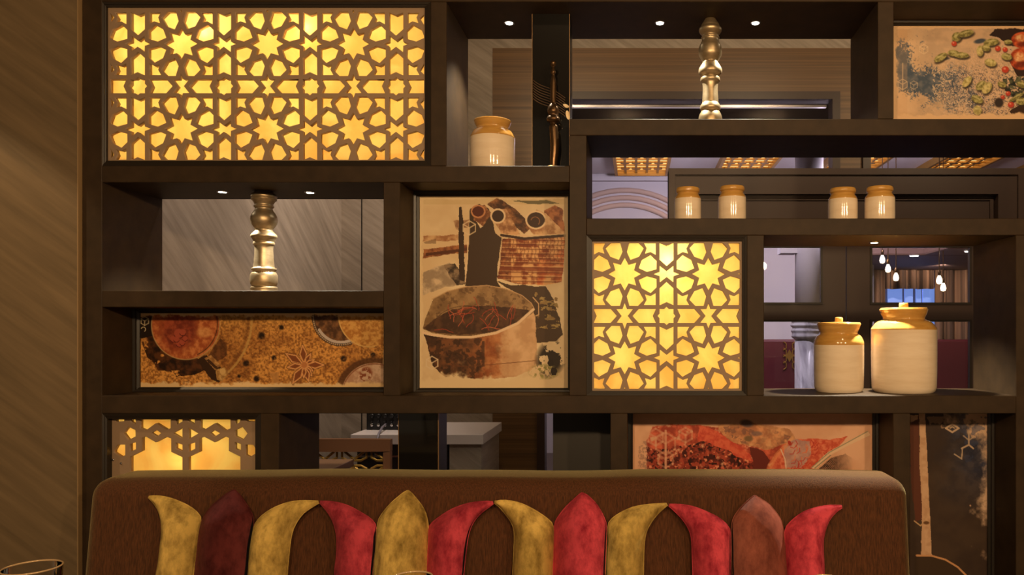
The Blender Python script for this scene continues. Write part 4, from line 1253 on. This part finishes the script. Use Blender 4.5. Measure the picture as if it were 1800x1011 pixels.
framed_print((703, 1001, 320.5, 695.5), art_pot, (690, 310, 2.5914), 'tall print of a copper pot and basket of cinnamon rolls', (8.5, 10, 8, 6.5))
framed_print((179, 674, 540, 695.5), art_spoon, (140, 500, 3.1034), 'wide print of a spice cup with star anise, under the grey plaster bay', (8.5, 9, 8, 8))
framed_print((1571, 2150, 3, 209), art_cardamom, (1500, 0, 4.0433), 'print of green cardamom pods on blue-grey, in the top corner', (8.5, 8.5, 6, 6), 1.1)
framed_print((1103, 1570, 727, 1010), art_saffron, (1100, 725, 4.0), 'red and orange spice print rising behind the sofa back', (8.5, 8.5, 3.5, 8))
framed_print((1600, 1786, 727, FL - 60), art_pods, (1500, 690, 3.1498), 'tall dark navy print with a pale vertical stem beside the sofa', (8.5, 8.5, 4, 8), 1.1)

# ------------------------------------------------------------------ sofa
SF = thing('sofa', (-0.41, -0.45, 0), 'long brown chenille banquette sofa under the display shelf', 'sofa')
RC = 0.13
def sofa_front(z): return -0.232 - (0.865 - z) * RC
bm = bmesh.new()
sx0, sx1 = wx(151, 2.265), wx(1600, 2.265)
bx(bm, sx0, sx1, -0.235, -0.028, 0.30, 0.868)
bmesh.ops.bevel(bm, geom=list(bm.edges), offset=0.05, segments=5, affect='EDGES', profile=0.5)
bmesh.ops.subdivide_edges(bm, edges=[e for e in bm.edges if e.calc_length() > 0.3], cuts=24, use_grid_fill=True)
rngs = random.Random(5)
for v in bm.verts:
    v.co.y -= (0.865 - v.co.z) * RC * (1 if v.co.y < -.13 else .0)
    v.co.z += 0.0022 * math.sin(v.co.x * 5.1) + 0.0012 * math.sin(v.co.x * 13 + 1)
put('backrest', bm, M['sofa'], SF, True)
box('seat', sx0, sx1, -0.86, -0.32, 0.26, 0.45, M['sofa'], SF, 0.05, 4)
box('base', sx0 + .02, sx1 - .02, -0.80, -0.10, 0.06, 0.26, M['sofa'], SF, 0.01)
for x in (sx0 + .1, (sx0 + sx1) / 2, sx1 - .1):
    for y in (-0.76, -0.14):
        box('leg', x - .03, x + .03, y - .03, y + .03, 0.0, 0.06, M['wood_moulding'], SF, 0.004)

# ---- cushions
def resample(P, n):
    P = [np.array(p, float) for p in P]
    P = np.array(smooth_prof([tuple(p) for p in P], 6))
    s = np.concatenate([[0], np.cumsum(np.hypot(*np.diff(P, axis=0).T))])
    t = np.linspace(0, s[-1], n)
    return np.stack([np.interp(t, s, P[:, 0]), np.interp(t, s, P[:, 1])], 1)

def cushion(L, R, th, m, label, name='bolster_cushion', group='velvet cushions along the sofa'):
    """L, R: matching outlines (photo px) from the bottom to the tip"""
    n, nu = 30, 17
    L, R = resample(L, n), resample(R, n)
    def W(p, off):
        d = D0 - 0.28
        for _ in range(5):
            z = wz(p[1], d)
            d = D0 + sofa_front(min(z, .86)) - off
        return Vector((wx(p[0], d), d - D0, z))
    base = None
    bm = bmesh.new()
    fr, bk = [], []
    for i in range(n):
        a, b = W(L[i], 0.036), W(R[i], 0.036)
        wdt = (b - a).length
        T = min(th, wdt * .40)
        f_, b_ = [], []
        for j in range(nu):
            u = -1 + 2 * j / (nu - 1)
            u = math.sin(u * math.pi / 2)
            p = a + (b - a) * ((u + 1) / 2)
            prof = max(0, 1 - u * u) ** 0.72
            wr = 0.0016 * math.sin(i * .9 + j * .7) * prof
            f_.append(bm.verts.new(p + Vector((0, -T * prof + wr, 0))))
            if j in (0, nu - 1):
                b_.append(f_[-1])
            else:
                b_.append(bm.verts.new(p + Vector((0, min(0.034, T * .5) * prof, 0))))
        fr.append(f_); bk.append(b_)
    for i in range(n - 1):
        for j in range(nu - 1):
            bm.faces.new((fr[i][j], fr[i][j + 1], fr[i + 1][j + 1], fr[i + 1][j]))
            bm.faces.new((bk[i + 1][j], bk[i + 1][j + 1], bk[i][j + 1], bk[i][j]))
    for q in (0, n - 1):
        loop = fr[q] + bk[q][1:-1][::-1]
        bm.faces.new(loop)
    c = W(((L[0][0] + R[0][0]) / 2, L[0][1]), 0.036)
    zmin = min(v.co.z for v in bm.verts)
    t = thing(name, (c.x, c.y, zmin), label, 'cushion', group)
    o = put('velvet_cover', bm, m, t, True)
    pts = [W(p, 0.036) for p in L] + [W(p, 0.036) for p in R[::-1]]
    put('seam', tube([p for p in pts], 0.0018, 5), m, t, True)
    return t

BOT = 1098
GOLD = (lin((124, 98, 42)), lin((222, 186, 100)))
RED = (lin((146, 24, 46)), lin((244, 88, 104)))
MAR = (lin((70, 22, 24)), lin((128, 56, 54)))
BRN = (lin((104, 50, 40)), lin((164, 92, 74)))
def V(name, cc, nap, seed): return mat_velvet(name, cc[0], cc[1], nap, tuple(min(1, c * 1.5 + .05) for c in cc[1]), seed)
T = 0.072
NL, NR = (1.1, 0.0, 0.2), (-1.1, 0.0, 0.2)     # pile lying towards one side or the other
CU = [
 ([(262, BOT), (275, 1011), (279, 988), (284, 951), (285, 927), (283, 911), (277, 895), (269, 883), (261, 875)],
  [(334, BOT), (340, 1011), (344, 983), (349, 945), (354, 915), (347, 901), (331, 889), (309, 879), (288, 873), (267, 871.5), (262, 872.5)],
  V('gold_velvet', GOLD, NL, 1), 'gold velvet horn cushion at the sofa end by the plaster wall'),
 ([(335, BOT), (343, 1011), (347, 967), (352, 929), (357, 911), (373, 889), (392, 873), (405, 863.5), (410, 861.5)],
  [(425, BOT), (435, 1011), (440, 967), (446, 923), (443, 903), (432, 884), (420, 868), (413, 861.5)],
  V('maroon_velvet', MAR, NR, 2), 'dark maroon velvet pointed cushion, second from the plaster wall'),
 ([(430, BOT), (436, 1011), (439, 970), (443, 941), (448, 922), (460, 907), (481, 893), (508, 883), (535, 880), (559, 881)],
  [(500, BOT), (505, 1011), (507, 987), (512, 944), (519, 923), (532, 904), (548, 892), (560, 885)],
  V('gold_velvet', GOLD, NL, 3), 'gold velvet horn cushion next to the dark maroon one'),
 ([(585, BOT), (588, 1011), (591, 981), (592, 949), (588, 925), (580, 907), (570, 893), (562.5, 885)],
  [(650, BOT), (655, 1011), (659, 973), (661, 944), (661, 925), (652, 912), (633, 900), (612, 889), (591, 883), (572, 881), (563, 881)],
  V('red_velvet', RED, NR, 4), 'red velvet horn cushion whose tip meets the gold horn by the dark maroon cushion'),
 ([(652, BOT), (656, 1011), (659, 971), (663, 927), (668, 909), (684, 888), (703, 871), (712, 864), (715.5, 862.5)],
  [(746, BOT), (749, 1011), (751, 971), (753, 931), (750, 908), (743, 891), (729, 873), (721, 864), (718.5, 862.5)],
  V('gold_velvet', GOLD, NL, 5), 'gold velvet pointed cushion, the only pointed gold one'),
 ([(750, BOT), (751, 1011), (752, 971), (753, 939), (756, 923), (775, 907), (799, 893), (828, 884), (858, 881), (866, 882)],
  [(808, BOT), (815, 1011), (819, 973), (824, 939), (833, 917), (847, 901), (860, 891.5), (867, 886)],
  V('red_velvet', RED, NR, 6), 'red velvet horn cushion next to the pointed gold one, tip towards the shelf middle'),
 ([(898, BOT), (901, 1011), (903, 971), (904, 938), (900, 921), (891, 907), (878, 892), (869.5, 885)],
  [(968, BOT), (971, 1011), (973, 949), (972, 923), (957, 908), (933, 893), (912, 884), (888, 879.5), (870, 881)],
  V('olive_gold_velvet', GOLD, (0.1, 0, -.5), 7), 'gold velvet horn cushion joining the pointed red cushion'),
 ([(970, BOT), (972, 1011), (973, 960), (974, 928), (979, 912), (995, 891), (1011, 876), (1019, 868.5), (1022, 866.5)],
  [(1060, BOT), (1063, 1011), (1065, 960), (1066, 927), (1061, 908), (1048, 886), (1035, 873), (1027, 867), (1024.5, 866.5)],
  V('red_velvet', RED, NR, 8), 'red velvet pointed cushion, the only pointed red one'),
 ([(1063, BOT), (1065, 1011), (1067, 960), (1068, 930), (1072, 916), (1088, 903), (1112, 892), (1139, 887), (1171, 885)],
  [(1129, BOT), (1131, 1011), (1132, 965), (1135, 939), (1143, 921), (1155, 905), (1167, 893.5), (1173, 888.5)],
  V('gold_velvet', GOLD, NL, 9), 'gold velvet horn cushion beside the pointed red one, nearer the navy print'),
 ([(1219, BOT), (1218, 1011), (1217, 981), (1216, 952), (1212, 933), (1201, 915), (1187, 900), (1176, 890)],
  [(1282, BOT), (1283, 1011), (1284, 949), (1282, 929), (1267, 913), (1243, 900), (1219, 891), (1197, 887), (1177, 886.5)],
  V('red_velvet', RED, NR, 10), 'red velvet horn cushion next to the pointed brown one'),
 ([(1288, BOT), (1287, 1011), (1286, 960), (1286, 926), (1290, 909), (1302, 892.5), (1314, 880.5), (1322, 873.5), (1325.5, 871.5)],
  [(1388, BOT), (1384, 1011), (1380, 960), (1376, 926), (1369.5, 909), (1353, 888), (1338, 877.5), (1331, 873), (1328, 871.5)],
  V('brown_velvet', BRN, NL, 11), 'dusty brown velvet pointed cushion near the open end of the sofa'),
 ([(1386, BOT), (1383, 1011), (1380, 960), (1380, 932), (1389, 918), (1410, 901.5), (1434, 892.5), (1458, 888.6), (1479, 889)],
  [(1452, BOT), (1449, 1011), (1447, 960), (1449, 939), (1456, 918), (1467, 903), (1480, 893)],
  V('red_velvet', RED, NR, 12), 'red velvet horn cushion last in the row, at the sofa end by the navy print'),
]
for (Lp, Rp, m_, lab) in CU:
    cushion(Lp, Rp, T, m_, lab)

# ------------------------------------------------------------------ dining table and glasses in front
tt = thing('dining_table', (-0.35, -1.2, 0), 'dark wooden dining table carrying the glasses before the sofa', 'table')
box('tabletop', -1.3, 0.75, -1.50, -0.93, 0.71, 0.75, M['tabletop'], tt, 0.004)
for x in (-1.2, 0.65):
    for y in (-1.42, -1.01):
        box('leg', x - .03, x + .03, y - .03, y + .03, 0, 0.71, M['tabletop'], tt, 0.003)
def tumbler(px, pyc, d, hw, label):
    r = hw / F * d
    zt = wz(pyc, d)
    cx, cy = wx(px, d), d - D0
    t = thing('drinking_glass', (cx, cy, 0.75), label, 'glass', 'clear tumblers on the table')
    wl_ = .0022
    pr = [(0, .7505), (r * .8, .7505), (r * .84, .754), (r, zt - .003)]
    ins = [(r - wl_, zt - .003), (r * .84 - wl_, .768), (0, .766)]
    g_ = put('bowl', lathe(pr, cx, cy, 48, cap=False), M['tumbler'], t, True)
    put('inner_wall', lathe(ins, cx, cy, 48, cap=False), M['tumbler'], g_, True)
    pts = [(cx + (r - wl_ / 2) * math.cos(a), cy + (r - wl_ / 2) * math.sin(a), zt - .0015) for a in np.linspace(0, 2 * math.pi, 60, endpoint=False)]
    put('rim', tube(pts, .0016, 8, closed=True), mat('glass_rim', lin((190, 160, 120)), 0.1, 0.3), t, True)
tumbler(56, 996, 1.317, 45, 'clear glass tumbler in front of the plaster wall')
tumbler(724, 1014, 1.262, 36, 'clear glass tumbler in front of the pointed gold cushion')
tumbler(1453, 1017, 1.25, 25, 'clear glass tumbler in front of the last red horn cushion')

# ------------------------------------------------------------------ back room furniture seen through the lower bay
ct = thing('service_counter', (-1.2, 1.95, 0), 'plaster-faced service counter with white marble top behind the shelf', 'counter')
zc_ = wz(764, 4.2)
box('marble_top', wx(616, 4.2), wx(849, 4.2), 4.2 - D0, 4.78 - D0, zc_ - .055, zc_, mat('counter_top', lin((214, 206, 206)), 0.3), ct, 0.003)
box('carcass', wx(790, 4.22), wx(846, 4.22), 4.22 - D0, 4.76 - D0, 0, zc_ - .055, M['plaster_grey'], ct)
box('cabinet', wx(628, 4.25), wx(788, 4.25), 4.25 - D0, 4.76 - D0, 0, zc_ - .055, M['blackplastic'], ct)
for q in range(4):
    box('shelf_edge', wx(630, 4.24), wx(786, 4.24), 4.235 - D0, 4.25 - D0, zc_ - .13 - .14 * q, zc_ - .12 - .14 * q, M['chrome'], ct)
am = thing('sound_mixer', (wx(672, 4.4), 1.95, zc_), 'black sound mixer with rows of knobs on the white counter', 'mixer')
ax0, ax1 = wx(644, 4.4), wx(716, 4.4)
box('casing', ax0, ax1, 4.4 - D0, 4.66 - D0, zc_, zc_ + .17, M['blackplastic'], am, 0.004)
for q in range(5):
    for r_, (py, rad) in enumerate(((752 - 5, .009), (741, .005), (731, .012))):
        x = wx(654.5 + 11.6 * q, 4.4)
        bm = lathe([(rad * .8, 0), (rad, .002), (rad, .012), (rad * .7, .015), (0, .015)], 0, 0, 14)
        bmesh.ops.transform(bm, matrix=Matrix.Translation((x, 4.4 - D0, wz(py, 4.4))) @ Matrix.Rotation(math.pi / 2, 4, 'X'), verts=bm.verts)
        put('knob', bm, M['chrome'] if r_ == 0 else M['blackplastic'], am, True)
cb = [(wx(678, 4.38), 4.38 - D0, wz(746, 4.38)), (wx(672, 4.3), 4.3 - D0, wz(751, 4.3)), (wx(666, 4.19), 4.19 - D0, wz(762, 4.19)), (wx(662, 4.15), 4.15 - D0, wz(775, 4.15)), (wx(660, 4.15), 4.15 - D0, wz(800, 4.15))]
put('cable', tube(cb, .006, 8), M['cable'], am, True)

dch = 3.55
yc = dch - D0
ch = thing('lattice_back_chair', (wx(620, dch), yc + .2, 0), 'brown wooden chair with gold lattice back, before the sound mixer', 'chair')
cx1, cx0 = wx(688, dch), wx(688, dch) - .48
zt_ = wz(772, dch)
bm = bmesh.new()
pts = np.linspace(0, 1, 14)
top, bot = [], []
ra, rb = [], []
for s in pts:
    x = cx0 + (cx1 - cx0) * s
    bow_ = 0.012 * math.sin(math.pi * s)
    ra.append([bm.verts.new((x, yc - .016 - bow_, zt_ - .055)), bm.verts.new((x, yc - .016 - bow_, zt_ + bow_ * .3)), bm.verts.new((x, yc + .016 - bow_, zt_ + bow_ * .3)), bm.verts.new((x, yc + .016 - bow_, zt_ - .055))])
for a, b in zip(ra, ra[1:]):
    for q in range(4):
        bm.faces.new((a[q], a[(q + 1) % 4], b[(q + 1) % 4], b[q]))
bm.faces.new(ra[0]); bm.faces.new(ra[-1])
put('top_rail', bm, M['chair_wood'], ch)
for x in (cx0, cx1 - .035):
    box('stile', x, x + .035, yc - .015, yc + .015, 0, zt_ - .055, M['chair_wood'], ch, .003)
box('lower_rail', cx0 + .035, cx1 - .035, yc - .012, yc + .012, .50, .53, M['chair_wood'], ch)
box('seat', cx0, cx1, yc + .016, yc + .46, .42, .48, M['maroon'], ch, .015)
for x in (cx0 + .01, cx1 - .045):
    box('leg', x, x + .035, yc + .41, yc + .445, 0, .42, M['chair_wood'], ch, .003)
bm = bmesh.new()
lx0, lx1, lz0, lz1 = cx0 + .035, cx1 - .035, .53, zt_ - .055
n3 = 3
for i in range(n3):
    for j in range(2):
        a, b = lx0 + (lx1 - lx0) * i / n3, lx0 + (lx1 - lx0) * (i + 1) / n3
        c, d = lz0 + (lz1 - lz0) * j / 2, lz0 + (lz1 - lz0) * (j + 1) / 2
        mx, mz = (a + b) / 2, (c + d) / 2
        h, g_ = (b - a) / 2, (d - c) / 2
        for sx in (-1, 1):
            for sz in (-1, 1):
                tube([(mx + sx * .012, yc, mz + sz * g_ * .95), (mx + sx * .012, yc, mz + sz * g_ * .45), (mx + sx * h * .55, yc, mz + sz * .012), (mx + sx * h * .97, yc, mz + sz * .012)], .006, 6, bm)
                tube([(mx + sx * h * .35, yc, mz + sz * g_ * .95), (mx + sx * h * .95, yc, mz + sz * g_ * .35)], .006, 6, bm)
put('lattice_splat', bm, M['gold'], ch)
sd = thing('side_table', (-1.5, 0.62, 0), 'low brown wooden side table top in front of the lattice chair', 'table')
d2 = 3.22
zt2 = wz(807, d2)
box('tabletop', -1.86, wx(622, d2), 0.46, d2 - D0, zt2 - .03, zt2, M['tabletop'], sd, .003)
for x in (-1.82, wx(622, d2) - .05):
    for y in (.49, d2 - D0 - .05):
        box('leg', x, x + .03, y, y + .03, 0, zt2 - .03, M['tabletop'], sd)
